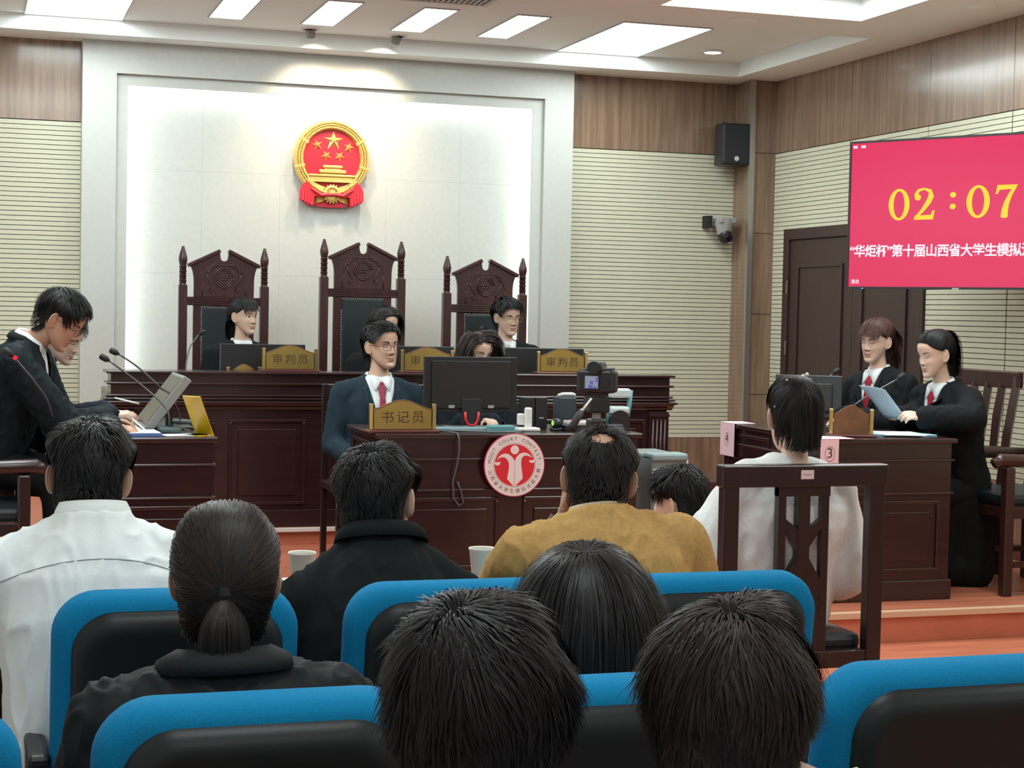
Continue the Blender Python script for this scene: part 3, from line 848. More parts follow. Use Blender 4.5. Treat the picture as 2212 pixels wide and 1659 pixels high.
def strip(pts, wid):
    P = np.array(pts, float); tn = np.gradient(P, axis=0); tn /= np.linalg.norm(tn, axis=1)[:, None]
    nn = np.stack([-tn[:, 1], tn[:, 0]], 1); w = np.array(wid)[:, None] / 2
    A, B = P + nn * w, P - nn * w
    G = np.stack([np.stack([A[:, 0], np.full(len(A), TY), A[:, 1]], 1), np.stack([B[:, 0], np.full(len(A), TY), B[:, 1]], 1)], 1)
    return G
two = MB()
two.grid(strip([(.428, .497), (.420, .520), (.434, .543), (.470, .551), (.505, .537), (.512, .510), (.497, .478), (.462, .432), (.424, .395)], [.030, .026, .018, .011, .024, .034, .032, .022, .014]))
two.prism([(.408, .378), (.527, .378), (.536, .428), (.522, .428), (.512, .404), (.414, .402)], TY - .0004, TY)
k = [(.430 + .020 * math.cos(a), .503 + .017 * math.sin(a)) for a in np.linspace(0, 2 * PI, 16)[:-1]]
two.prism(k, TY - .0004, TY); two.build('digit', ylw, sc, fix=True)
sev = MB()
sev.prism([(.896, .508), (.908, .508), (.920, .530), (1.004, .534), (1.026, .557), (.906, .557)], TY - .0004, TY)
sev.grid(strip([(1.012, .550), (.985, .510), (.962, .460), (.952, .420), (.950, .385)], [.016, .022, .030, .038, .040]))
k = [(.950 + .022 * math.cos(a), .388 + .011 * math.sin(a)) for a in np.linspace(0, 2 * PI, 16)[:-1]]
sev.prism(k, TY - .0004, TY); sev.build('digit', ylw, sc)
co = MB()
for z in (.512, .447): co.prism([(.645 + .0185 * math.cos(a), z + .0155 * math.sin(a)) for a in np.linspace(0, 2 * PI, 20)[:-1]], TY - .0004, TY)
co.build('colon', ylw, sc)
text('title_lettering', '“华炬杯”第十届山西省大学生模拟法庭大赛', .0745, wht, (.004, TY, .200), R_FRONT, sc, ext=.0002, bold=.0017, align='LEFT', space=.905)
text('corner_lettering', '退出', .026, wht, (.045, TY, .028), R_FRONT, sc, ext=.0002, bold=.0005)
b = MB()
for x, w in ((.010, .012), (.024, .012), (.062, .012), (.076, .013)): b.box((x, TY - .0004, .797), (x + w, TY, .812))
b.build('corner_marks', wht, sc)
MB().sphere((.095, -.012, -.010), (.006, .004, .003), 8, 6).build('status_light', emis('led_blue', (.02, .2, 1), 4), t)
MB().box((.66, -.016, -.014), (.70, -.012, -.004)).build('maker_badge', M_STEEL, t)
MB().box((.5, .03, .25), (.95, .10, .6)).box((.68, .10, .36), (.76, .42, .44)).build('wall_bracket', M_BLACKM, t)

# ================================================================== speaker and room camera
t = thing('wall_speaker', 'black loudspeaker mounted high in the corner by the pillar', 'speaker', (5.385, YW - .20, 2.62), math.radians(-4))
b = MB(); b.prism([(-.120, -.10), (.115, -.10), (.115, .06), (.06, .13), (-.06, .13), (-.120, .06)], 0, .305, axis='z'); b.build('cabinet', M_BLACK, t, bevel=.008)
b = MB(); b.prism([(-.10, -.106), (.095, -.106), (.105, -.098), (-.11, -.098)], .012, .293, axis='z'); g = b.build('grille', mat('speaker_grille', (.012, .018, .022), .6, bump=.5, bscale=400), t)
b = MB(); b.lathe([(.018, 0), (.018, .004), (.0001, .005)], 24, T=(np.array([[1, 0, 0], [0, 0, -1], [0, 1, 0]], float), (-.005, -.106, .045))); b.build('badge', mat('badge_silver', (.7, .7, .7), .3, metal=.6), g)
MB().box((-.03, .12, .10), (.03, .215, .18)).build('bracket', M_BLACKM, t)
t = thing('room_camera', 'grey and black swivelling conference camera on the slatted wall', 'camera', (5.37, YW - .13, 2.06))
b = MB(); b.prism([(-.066, .135), (.066, .135), (.062, .175), (-.062, .175)], -.07, .07, axis='y'); b.build('mount_plate', M_GREYP, t, bevel=.006)
b = MB(); b.lathe([(.055, .05), (.066, .10), (.074, .135), (.074, .17), (.0001, .172)], 28); b.build('yoke', M_GREYP, t, smooth=40)
b = MB(); b.sphere((0, -.01, .045), (.052, .06, .062), 20, 14); b.build('head', M_BLACK, t, smooth=True)
b = MB(); b.cyl((0, -.05, .03), (0, -.085, .022), .034, .032, 20); b.build('lens_barrel', M_BLACKM, t, smooth=40)
b = MB(); b.cyl((0, -.085, .022), (0, -.087, .0215), .022, .020, 20); b.build('lens', mat('lens_glass', (.01, .01, .02), .05), t, smooth=40)
MB().box((-.13, .02, .10), (-.09, .128, .19)).build('wall_arm', M_BLACKM, t)

# ================================================================== brass name plates
def name_plate(label, X, Y, Z, txt, w=.32, h=.155, rz=0, back=False):
    t = thing('name_plate', label, 'name plate', (X, Y, Z), rz, 'name plates')
    MB().box((-w / 2 - .012, -.045, 0), (w / 2 + .012, .045, .012)).build('wooden_base', mat('plate_wood', (.12, .03, .03), .35), t, bevel=.004)
    pw = w / 2 - .022
    arch = [(-pw, .016), (pw, .016), (pw, .105)] + [(pw - pw * 2 * k / 20, .105 + .042 * (0.5 - .5 * math.cos(2 * PI * k / 20)) ** .8) for k in range(1, 20)] + [(-pw, .105)]
    arch = arch[::-1]
    MB().prism([(p[0] * 1.02, p[1] + (.006 if p[1] > .05 else -.004)) for p in arch], -.004, .008).build('board', mat('plate_board', (.16, .075, .030), .4, var=.2, scale=15), t, bevel=.001)
    pl = MB().prism(arch, -.008, -.0041).build('brass_sheet', M_BRASS, t)
    for sx in (-1, 1):
        MB().box((sx * (w / 2 - .008) - .009, -.011, .012), (sx * (w / 2 - .008) + .009, .011, .135)).build('brass_post', M_BRASSP, t, bevel=.003)
    if txt: text('lettering', txt, .062, M_DARKTXT, (0, -.0085, .068), R_FRONT, pl, space=1.25, xs=1.05)
    return t
name_plate('brass name plate reading 审判员 before the woman judge looking aside', 1.748, 9.70, BZ, '审判员')
name_plate('brass name plate reading 审判员, half hidden by the clerk in the navy suit', 2.566, 9.70, BZ, '审判员')
name_plate('brass name plate reading 审判员 on the bench beside the camera', 3.410, 9.70, BZ, '审判员')
name_plate('brass name plate reading 书记员 on the clerk desk', 1.927, 7.72, ZD, '书记员', w=.32, h=.16)
name_plate('brown back of a name plate on the desk of the robed women', 4.055, 7.30, .93, '', w=.21, rz=PI - .35)
name_plate('name plate standing edge-on behind, by the robed woman with brown hair', 4.20, 8.12, .93, '', w=.25, rz=-PI / 2 - .9)
name_plate('low arched name plate peeping over the bench edge, by the left monitor', 1.515, 9.91, BZ - .118, '', w=.20)

# ================================================================== screens
def monitor(label, loc, rz, w, h, stand=.10, back=False, tilt=0, grey=False):
    """screen faces local -Y"""
    t = thing('monitor', label, 'monitor', loc, rz, 'computer monitors')
    m = M_GREYP if grey else M_BLACK
    T = (rot3(tilt, 0, 0), (0, 0, stand))
    MB().box((-w / 2, -.008, 0), (w / 2, .022, h), T=T).build('casing', m, t, bevel=.004)
    MB().box((-w / 2 + .010, -.0095, .016), (w / 2 - .010, -.0085, h - .010), T=T).build('screen', mat('dark_screen', (.010, .014, .018), .18), t)
    MB().box((-.03, .018, -.02), (.03, .034, h * .45), T=T).build('neck', m, t, bevel=.004)
    MB().box((-.03, .02, 0), (.03, .034, stand + .05)).build('stem', m, t)
    MB().lathe([(.11, 0), (.11, .008), (.03, .014), (.0001, .014)], 28, T=(np.diag([1, .75, 1]), (0, .03, 0))).build('foot', m, t, smooth=40)
    return t
monitor('black monitor in front of the woman judge looking aside', (1.635, 9.98, BZ - .12), PI + .05, .505, .235, stand=.035)
monitor('black monitor in front of the young judge in round glasses', (3.39, 9.98, BZ - .12), PI - .03, .505, .235, stand=.035)
monitor('black monitor behind the middle name plate', (2.55, 9.98, BZ - .12), PI, .505, .235, stand=.035)
b = MB(); b.box((BX0 + .05 - 0, 9.86, BZ - .14), (BX1 - .05, 10.28, BZ - .12))
t = thing('clerk_monitor', 'large black monitor seen from behind on the clerk desk', 'monitor', (2.32, 7.93, ZD))
MB().box((-.236, .0, .078), (.236, .020, .352)).build('casing', M_BLACK, t, bevel=.004)
MB().box((-.20, -.014, .10), (.20, .0, .335)).build('rear_bulge', M_BLACK, t, bevel=.010)
MB().box((-.10, -.0155, .306), (.115, -.0138, .326)).build('vent_strip', M_BLACKM, t)
text('lettering', 'lenovo', .022, mat('tone_on_tone', (.035, .035, .035), .4), (-.155, -.0146, .316), R_FRONT, t)
MB().box((-.228, .0201, .092), (.228, .0215, .344)).build('screen', MATS['dark_screen'], t)
MB().box((-.05, -.022, .02), (.05, -.002, .15)).build('neck', M_BLACKM, t, bevel=.006)
rd = MB(); rd.tube([(-.034, -.026, .085), (-.032, -.026, .05), (-.022, -.026, .026), (0, -.026, .018), (.022, -.026, .026), (.032, -.026, .05), (.034, -.026, .085)], .0065, 8)
rd.build('red_cable_ring', mat('bright_red', (.65, .02, .03), .4), t, smooth=True)
MB().box((-.12, -.07, 0), (.12, .10, .012)).build('foot', M_BLACK, t, bevel=.004)
for x in (-.10, .10): MB().box((x - .015, -.0155, .103), (x + .015, -.0138, .117)).build('rating_label', M_GREYP, t)
# side monitor on the men's desk, leaning back
t = thing('side_monitor', 'grey-edged monitor leaning back on the desk of the two men', 'monitor', (.74, 7.98, ZD), 0)
T = (rot3(0, math.radians(37), 0), (0, 0, .015))
MB().box((-.004, -.24, 0), (.036, .24, .30), T=T).build('casing', mat('monitor_grey', (.22, .22, .21), .45), t, bevel=.004)
MB().box((-.006, -.225, .02), (-.0045, .225, .285), T=T).build('screen', MATS['dark_screen'], t)
MB().box((.036, -.06, .06), (.060, .06, .20), T=T).build('rear_block', M_BLACK, t, bevel=.006)
MB().box((.04, -.10, 0), (.24, .10, .014)).build('foot', M_BLACK, t, bevel=.004)
MB().box((.12, -.02, .01), (.15, .02, .12)).build('stem', M_BLACK, t)
# monitor on the women's desk seen from behind
t = thing('rear_monitor', 'black monitor back on the far end of the robed women\'s desk', 'monitor', (4.30, 8.22, .93), -.55)
MB().box((-.18, -.012, .03), (.18, .012, .265), T=(rot3(-.2, 0, 0), (0, 0, 0))).build('casing', M_BLACK, t, bevel=.006)
MB().box((-.13, -.030, .06), (.13, -.010, .22), T=(rot3(-.2, 0, 0), (0, 0, 0))).build('rear_bulge', M_BLACKM, t, bevel=.010)
MB().box((-.04, -.03, 0), (.04, .10, .05)).build('foot', M_BLACK, t, bevel=.006)

# ================================================================== gooseneck microphones
def gooseneck(label, base, pts, head_dir, base_box=True, ring=None):
    t = thing('microphone', label, 'microphone', base, 0, 'gooseneck microphones')
    base = np.array(base, float); P = np.array(pts, float) - base
    if base_box:
        MB().box((-.05, -.07, 0), (.05, .06, .03)).build('foot', mat('teal_grey', (.030, .055, .058), .4), t, bevel=.010)
    # smooth the neck through its points
    k = np.linspace(0, len(P) - 1, 24); Q = np.stack([np.interp(k, np.arange(len(P)), P[:, i]) for i in range(3)], 1)
    for _ in range(4): Q[1:-1] = (Q[:-2] + 2 * Q[1:-1] + Q[2:]) / 4
    MB().tube(Q, .0042, 7).build('neck', mat('neck_metal', (.10, .10, .10), .35, metal=.5), t, smooth=True)
    d = np.array(head_dir, float); d /= np.linalg.norm(d); e = Q[-1]
    MB().tube([e, e + d * .008, e + d * .014, e + d * .042, e + d * .048], [.006, .010, .014, .014, .008], 12).build('windscreen', M_BLACKM, t, smooth=True)
    if ring:
        MB().tube([e - d * .016, e - d * .002], .009, 12).build('light_ring', emis('mic_red', (.9, .02, .05), 1.3), t, smooth=True)
    return t
gooseneck('gooseneck microphone nearer the camera on the men\'s desk', (.845, 7.68, ZD), [(.845, 7.68, .95), (.843, 7.68, 1.02), (.80, 7.70, 1.075), (.70, 7.75, 1.16), (.585, 7.75, 1.245)], (-.8, 0, .45))
gooseneck('gooseneck microphone farther back on the men\'s desk', (.95, 8.15, ZD), [(.95, 8.15, .95), (.93, 8.15, 1.02), (.85, 8.12, 1.11), (.74, 8.1, 1.21), (.655, 8.1, 1.265)], (-.8, 0, .4))
gooseneck('gooseneck microphone with a red light ring at the left edge', (.42, 7.55, ZD), [(.42, 7.53, .95), (.33, 7.44, 1.0), (.308, 7.36, 1.09), (.235, 7.30, 1.19), (.163, 7.28, 1.275)], (-.7, 0, .55), ring=True)
gooseneck('gooseneck microphone beside the woman judge looking aside', (1.21, 10.18, BZ - .12), [(1.21, 10.18, 1.04), (1.215, 10.2, 1.15), (1.24, 10.25, 1.25), (1.30, 10.3, 1.325)], (.8, .2, .5))
gooseneck('gooseneck microphone beside the young judge in round glasses', (3.12, 10.14, BZ - .12), [(3.12, 10.14, 1.04), (3.11, 10.16, 1.16), (3.085, 10.2, 1.26), (3.06, 10.2, 1.36)], (-.3, .2, .9))
gooseneck('gooseneck microphone reaching up over the far monitor of the robed women', (4.36, 8.30, .93), [(4.36, 8.3, .95), (4.38, 8.33, 1.06), (4.46, 8.38, 1.14), (4.545, 8.4, 1.195)], (.8, .1, .5))
gooseneck('gooseneck microphone in front of the robed woman reading a paper', (4.17, 7.62, .93), [(4.17, 7.62, .95), (4.19, 7.61, 1.02), (4.26, 7.6, 1.085), (4.48, 7.6, 1.20)], (.8, .1, .45))

# ================================================================== clutter on the desks
def simple(name, label, cat, b, m, bevel=0, smooth=None, group=None, loc=None):
    o = b.build(name, m, None, bevel=bevel, smooth=smooth)
    if loc is not None: o.location = loc
    o['label'] = label; o['category'] = cat
    if group: o['group'] = group
    return o
M_TEAL = mat('teal_plastic', (.12, .30, .32), .4)
simple('power_adapter', 'pale teal box on the clerk desk in front of the monitor', 'adapter', MB().box((-.065, -.035, 0), (.065, .035, .030)), M_TEAL, .006, loc=(2.42, 7.76, ZD))
simple('keyboard', 'thin grey-blue keyboard behind the brass plate on the clerk desk', 'keyboard', MB().box((-.20, -.06, 0), (.20, .06, .016)), mat('grey_blue', (.18, .28, .31), .5), .004, loc=(2.24, 7.82, ZD))
t = thing('card_reader', 'white upright card reader on the clerk desk above the badge', 'card reader', (2.565, 7.77, ZD))
MB().box((-.055, -.03, 0), (.055, .05, .018)).build('foot', M_WHITEP, t, bevel=.006)
MB().box((-.018, -.012, .015), (.018, .015, .115)).build('column', M_WHITEP, t, bevel=.008)
MB().box((-.05, .0, .03), (-.016, .03, .085)).build('side_wing', M_WHITEP, t, bevel=.006)
for i, x in enumerate((2.625, 2.690)):
    t = thing('desk_speaker', ('left' if i == 0 else 'right') + ' black box of the speaker pair beside the clerk monitor', 'speaker', (x, 7.98, ZD), 0, 'pair of desk speakers')
    MB().box((-.031, -.04, 0), (.031, .04, .155)).build('cabinet', M_BLACK, t, bevel=.004)
    MB().box((-.012, -.0415, .05), (.012, -.0398, .057)).build('badge', M_GREYP, t)
t = thing('webcam', 'small black device with a green light on the clerk desk', 'webcam', (2.72, 7.80, ZD))
MB().sphere((0, 0, .035), (.030, .022, .026), 14, 10).build('body', M_BLACK, t, smooth=True)
MB().box((-.03, -.02, 0), (.03, .02, .014)).build('foot', M_BLACK, t, bevel=.005)
MB().sphere((-.024, -.014, .038), (.006, .008, .012), 8, 6).build('green_light', emis('led_green', (.15, 1, .05), 2.2), t, smooth=True)
t = thing('ink_printer', 'tall dark desk phone body behind the disc drive on the clerk desk', 'device', (2.855, 8.06, ZD))
MB().box((-.050, -.04, 0), (.050, .05, .155)).build('body', mat('slate_plastic', (.030, .045, .055), .4), t, bevel=.010)
MB().tube([(-.045, -.02, .158), (-.02, -.02, .166), (.03, -.02, .166), (.045, -.02, .160)], .010, 8).build('handset', mat('silver_plastic', (.55, .58, .58), .3), t, smooth=True)
t = thing('disc_drive', 'silver and black disc drive with a pink label on the clerk desk', 'disc drive', (2.86, 7.80, ZD))
MB().box((-.11, -.06, .0), (.10, .07, .030)).build('lower_case', M_BLACK, t, bevel=.004)
MB().box((-.085, -.065, .030), (.09, .06, .048)).build('silver_case', MATS['silver_plastic'], t, bevel=.004)
MB().box((-.08, -.02, .048), (-.01, .02, .052)).build('pink_label', mat('hot_pink', (.75, .18, .28), .6), t)
t = thing('document_camera', 'pale document camera with an upright arm at the end of the clerk desk', 'document camera', (3.02, 8.02, ZD))
MB().box((-.13, -.10, 0), (.10, .10, .022)).build('base', MATS['slate_plastic'], t, bevel=.006)
MB().tube([(.155, 0, .01), (.165, 0, .10), (.172, 0, .19)], [.010, .013, .014], 8).build('arm', M_TEAL, t, smooth=True)
MB().box((.060, -.03, .150), (.165, .03, .198)).build('head', mat('pale_grey_blue', (.50, .60, .60), .35), t, bevel=.010)
MB().cyl((.10, -.05, .035), (.10, .03, .035), .055, .055, 24).build('lamp_drum', M_BLACK, t, smooth=40)
MB().box((.050, -.045, .07), (.155, .035, .108)).build('lamp_cover', MATS['pale_grey_blue'], t, bevel=.012)
MB().tube([(.04, -.03, .02), (.035, -.03, .08), (-.02, -.03, .09), (-.11, -.03, .088)], .009, 6).build('side_frame', M_TEAL, t, smooth=True)
# cables
simple('cable', 'dark cable hanging in a loop down the front of the clerk desk', 'cable', MB().tube([(2.10, 7.74, ZD + .006), (2.14, 7.68, ZD + .006), (2.165, 7.612, ZD + .004), (2.172, 7.60, .90), (2.175, 7.606, .84), (2.165, 7.605, .78), (2.150, 7.618, .70), (2.155, 7.618, .62), (2.185, 7.622, .585), (2.205, 7.622, .60), (2.19, 7.62, .66), (2.172, 7.618, .70)], .0042, 6), M_CABLE, smooth=True)
simple('cable', 'grey cable curling along the front edge of the clerk desk', 'cable', MB().tube([(2.10, 7.80, ZD + .006), (2.25, 7.72, ZD + .006), (2.36, 7.665, ZD + .006), (2.46, 7.66, ZD + .006), (2.53, 7.72, ZD + .006)], .004, 6), mat('pale_cable', (.16, .20, .20), .5), smooth=True)
simple('cable', 'thin cable tied near the right end of the clerk desk front', 'cable', MB().tube([(2.82, 7.70, ZD + .006), (2.80, 7.612, ZD + .003), (2.775, 7.604, .88), (2.755, 7.603, .83), (2.80, 7.608, .80), (2.90, 7.612, .805)], .003, 6), M_CABLE, smooth=True)

# contest badge leaning on the clerk desk
t = thing('contest_badge', 'round white and red badge lettered MOOT COURT CONTEST on the clerk desk front', 'badge', (2.444, 7.602, .778))
TB = np.array([[1, 0, 0], [0, 0, -1], [0, 1, 0]], float)
MB().lathe([(.1505, 0), (.1505, .006), (.0001, .006)], 64, T=(TB, (0, 0, 0))).build('disc_edge', mat('badge_rim', (.42, .02, .08), .5), t)
d = MB().lathe([(.1465, .006), (.1465, .0068), (.0001, .0068)], 64, T=(TB, (0, 0, 0))).build('disc', mat('badge_white', (.74, .66, .66), .6), t)
def annulus(r0, r1, y, name, m):
    n = 64; a = np.arange(n) * 2 * PI / n; V = []; F = []
    for k in a: V += [(r0 * math.cos(k), y, r0 * math.sin(k)), (r1 * math.cos(k), y, r1 * math.sin(k))]
    for k in range(n): j = (k + 1) % n; F.append((2 * k, 2 * k + 1, 2 * j + 1, 2 * j))
    return MB().add(V, F).build(name, m, d)
annulus(.1030, .1042, -.0072, 'inner_ring', M_DARKTXT)
MB().lathe([(.099, .0068), (.099, .0074), (.0001, .0074)], 56, T=(TB, (0, 0, 0))).build('red_field', mat('badge_red', (.62, .015, .03), .5), d)
bw = MATS['badge_white']
def badge_poly(poly, name):
    return MB().prism([(p[0] * .1505 / 598, p[1] * .1505 / 598) for p in poly], -.0082, -.0074).build(name, bw, d)
def zb(x, y): return (x - 822, 870 - y)
badge_poly([(zb(820, 582)[0] + 83 * math.cos(a), zb(820, 582)[1] + 85 * math.sin(a)) for a in np.linspace(0, 2 * PI, 28)[:-1]], 'head_disc')
Lf = [zb(x, y) for x, y in ((470, 785), (505, 720), (560, 672), (640, 650), (710, 668), (770, 715), (818, 785), (818, 1282), (680, 1130), (712, 920), (708, 830), (680, 770), (630, 725), (570, 718), (515, 738))]
Rf = [zb(x, y) for x, y in ((826, 785), (860, 715), (920, 655), (1000, 632), (1080, 650), (1140, 695), (1165, 735), (1110, 705), (1050, 690), (990, 705), (955, 755), (950, 850), (965, 960), (988, 1120), (826, 1282))]
badge_poly(Lf[::-1], 'left_figure'); badge_poly(Rf[::-1], 'right_figure')
badge_poly([zb(425, 815), zb(545, 812), zb(535, 850), zb(500, 875), zb(460, 872), zb(430, 845)][::-1], 'left_pan'); badge_poly([zb(1105, 785), zb(1220, 772), zb(1215, 810), zb(1185, 835), zb(1145, 830), zb(1112, 808)][::-1], 'right_pan')
def ring_text(chars, a0, a1, r, size, inward, m):
    n = len(chars)
    for i, ch in enumerate(chars):
        if ch == ' ': continue
        a = a0 + (a1 - a0) * i / (n - 1)
        px_, pz_ = r * math.cos(a), r * math.sin(a)
        up = np.array([math.cos(a), 0, math.sin(a)]) * (-1 if inward else 1)
        rt = np.array([up[2], 0, -up[0]])
        text('letter', ch, size, m, (px_, -.0071, pz_), np.array([rt, up, [0, -1, 0]]).T, d, ext=.0001)
ring_text('MOOT COURT CONTEST', math.radians(172), math.radians(14), .1235, .024, False, mat('badge_ink', (.10, .08, .08), .7))
ring_text('山西省大学生模拟法庭大赛', math.radians(196), math.radians(347), .1245, .023, True, MATS['badge_ink'])
for a in (184, 1): MB().sphere((.1235 * math.cos(math.radians(a)), -.0072, .1235 * math.sin(math.radians(a))), (.002, .0006, .002), 8, 4).build('dot', MATS['badge_ink'], d)

# silver computer tower standing beside the clerk desk
t = thing('computer_tower', 'silver computer tower standing at the right end of the clerk desk', 'computer', (3.44, 8.30, P1))
MB().box((-.10, -.22, .16), (.10, .20, .632)).build('case', mat('tower_grey', (.20, .24, .24), .4), t, bevel=.015)
MB().box((-.10, -.232, .60), (.104, -.10, .640)).build('top_cap', mat('tower_cap', (.26, .35, .36), .35), t, bevel=.012)
for i in range(4): MB().box((-.095, -.2235, .555 - i * .018), (.02, -.2195, .561 - i * .018)).build('front_rib', MATS['pale_grey_blue'], t)
MB().box((-.098, -.224, .41), (-.02, -.219, .435)).build('port_bay', M_BLACK, t)
MB().box((.094, -.226, .20), (.105, -.20, .61)).build('bright_edge', M_WHITEP, t, bevel=.003)
MB().box((-.12, -.20, 0), (.12, .20, .16)).build('stand_box', M_MAHOX, t, bevel=.006)

# number sheets
t = thing('number_sheet', 'pink sheet marked with a circled 4 hanging over the far desk corner', 'sheet', (3.860, 8.28, .93), 0, 'pink number sheets')
MB().box((-.004, -.085, -.175), (-.0005, .085, .001)).box((-.004, -.085, .0005), (.12, .085, .003)).build('paper', M_PINK, t)
t2 = thing('number_sheet', 'pink sheet marked with a circled 3 hanging over the near desk corner', 'sheet', (3.858, 7.150, .93), 0, 'pink number sheets')
MB().box((-.045, -.005, -.170), (.050, -.0015, .001)).box((-.045, -.005, .0005), (.13, .16, .003)).build('paper', M_PINK, t2)
R_LEFT = np.array([[0, 0, -1], [-1, 0, 0], [0, 1, 0]], float)
for tt, ch, R, loc in ((t, '4', R_LEFT, (-.0046, .0, -.085)), (t2, '3', R_FRONT, (.003, -.0056, -.068))):
    text('numeral', ch, .068, M_DARKTXT, loc, R, tt, ext=.0002)
    rg = MB(); R = np.asarray(R); n = 40; V = []; F = []
    for k in range(n):
        a = 2 * PI * k / n
        for q in (1.0, .93): V.append(np.array(loc) + R @ np.array([.026 * q * math.cos(a), .036 * q * math.sin(a) - .002, 0]))
    for k in range(n): j = (k + 1) % n; F.append((2 * k, 2 * k + 1, 2 * j + 1, 2 * j))
    rg.add(V, F).build('circle', M_DARKTXT, tt)

# papers and folders
def sheet(name, label, loc, rz, w, d, m, th=.003, group=None, tilt=0):
    o = MB().box((-w / 2, -d / 2, 0), (w / 2, d / 2, th)).build(name, m)
    o.location = loc; o.rotation_euler = (tilt, 0, rz); o['label'] = label; o['category'] = 'paper'
    if group: o['group'] = group
    return o
sheet('blue_folder', 'open pale blue folder under the hands of the robed woman reading', (4.38, 7.42, .931), .1, .30, .24, M_BLUEP, .006)
sheet('paper_sheet', 'white sheet lying on the pale blue folder', (4.36, 7.38, .938), -.25, .21, .28, M_PAPER)
sheet('paper_sheet', 'white paper lying near the yellow stand on the men\'s desk', (.90, 7.56, ZD + .001), .2, .20, .10, M_PAPER)
sheet('writing_pad', 'white pad with a blue edge under the writing hand of the man in glasses', (.66, 7.60, ZD + .001), .05, .26, .20, mat('pad_blue', (.10, .18, .45), .6), .012)
sheet('paper_sheet', 'white sheet on top of the writing pad', (.66, 7.60, ZD + .0135), .05, .25, .19, M_PAPER)
sheet('paper_sheet', 'pale sheet under the farther man\'s hand', (.60, 8.02, ZD + .001), .0, .30, .25, M_PAPER)
t = thing('acrylic_stand', 'yellow translucent L-shaped sign stand on the men\'s desk', 'sign stand', (.955, 7.56, ZD), .8)
YA = mat('yellow_acrylic', (.62, .42, .02), .25, var=.06, scale=6)
MB().box((-.045, -.05, 0), (.055, .05, .004)).build('foot_plate', YA, t)
MB().box((.0, -.048, 0), (.004, .048, .200), T=(rot3(0, -.52, 0), (.05, 0, .001))).build('upright_plate', YA, t)
for i in range(3):
    simple('cable', ('upper', 'middle', 'lower')[i] + ' thin cable by the yellow stand on the men\'s desk', 'cable', MB().tube([(.80 + .02 * i, 7.78, ZD + .008), (.86, 7.72 - .05 * i, ZD + .03 + .008 * i), (.91, 7.66 - .02 * i, ZD + .02), (.95, 7.70, ZD + .008)], .003, 6), M_CABLE, smooth=True)
# paper cups and folders on the front table
def cup(label, loc):
    t = thing('paper_cup', label, 'cup', loc, 0, 'white paper cups')
    MB().lathe([(.0255, 0), (.026, .002), (.0355, .088), (.0375, .090), (.0380, .093), (.0372, .095), (.0345, .093), (.0250, .004), (.0001, .003)], 28).build('cup_wall', mat('cup_white', (.72, .72, .66), .6), t, smooth=40)
    pr = MB()
    for (x0, z0), (x1, z1) in (((-.004, .040), (.006, .062)), ((-.010, .036), (-.001, .052)), ((.004, .036), (.009, .052)), ((-.008, .046), (.010, .050)), ((.001, .034), (.012, .044))):
        a0, a1 = -PI / 2 + .5 + x0 / .03, -PI / 2 + .5 + x1 / .03
        r0, r1 = .0268 + z0 * .108, .0268 + z1 * .108
        pr.tube([(r0 * math.cos(a0), r0 * math.sin(a0), z0), (r1 * math.cos(a1), r1 * math.sin(a1), z1)], .0008, 5)
    pr.build('printed_scroll', mat('cup_print', (.30, .12, .12), .7), t)
cup('white paper cup on the front table beside the low-ponytail woman\'s head', (.848, 4.48, .75))
cup('white paper cup on the front table at the black coat\'s shoulder', (1.352, 4.48, .75))
sheet('blue_folder', 'pale blue folder on the front table between the dark coat and the mustard jacket', (1.40, 4.29, .751), .1, .22, .16, M_BLUEP, .008)
sheet('paper_sheet', 'white sheet held low over the front table by the black-coated man', (.83, 4.10, .79), .35, .13, .20, M_PAPER, tilt=.35)
sheet('blue_folder', 'bright blue folder at the left end of the front table', (.005, 4.30, .751), .1, .16, .20, mat('bright_blue', (.05, .35, .65), .5), .008)
simple('pink_card', 'folded pink card on the front table left of the black coat', 'card', MB().prism([(-.04, 0), (.04, 0), (0, .075)], -.06, .06, axis='y'), M_PINK, loc=(.985, 4.46, .75))

# ================================================================== camera on a tripod
cp = np.array([2.40, 6.40, 1.235])
t = thing('tripod', 'black tripod with a pan handle standing before the clerk desk', 'tripod', (2.41, 6.42, 0))
top = np.array([2.41, 6.42, 1.05]); org = np.array([2.41, 6.42, 0])
for a in (PI * 1.12, PI * 1.12 + 2 * PI / 3, PI * 1.12 + 4 * PI / 3):
    d = np.array([math.cos(a) * .42, math.sin(a) * .42, 0])
    f = np.array([2.41, 6.42, .012]) + d
    mid = top + (f - top) * .42
    lg = MB().tube([top - org, mid - org], .014, 10).tube([mid - org, f - org], .010, 10).build('leg', M_BLACK, t, smooth=40)
    MB().tube([mid - org - (f - top) * .02, mid - org + (f - top) * .02], .019, 10).build('leg_clamp', M_GREYP, lg, smooth=40)
    MB().sphere(f - org, .014, 10, 8).build('rubber_foot', M_BLACKM, lg, smooth=True)
MB().cyl((0, 0, .95), (0, 0, 1.10), .018, .018, 14).build('centre_column', M_GREYP, t, smooth=40)
MB().box((-.035, -.035, 1.03), (.035, .035, 1.075)).build('collar', M_BLACK, t, bevel=.008)
MB().box((-.045, -.04, 1.10), (.045, .045, 1.165)).build('pan_head', M_BLACKM, t, bevel=.010)
hp = [at(1277, 862, D=6.55) - org, at(1263, 880, D=6.5) - org, at(1255, 890, D=6.45) - org, at(1233, 926, D=6.35) - org]
MB().tube(hp[:3], .0055, 8).build('handle_rod', M_STEEL, t, smooth=True)
MB().tube([hp[2], hp[2] + (hp[3] - hp[2]) * .1, hp[3]], [.010, .014, .015], 12).build('handle_grip', M_BLACKM, t, smooth=True)
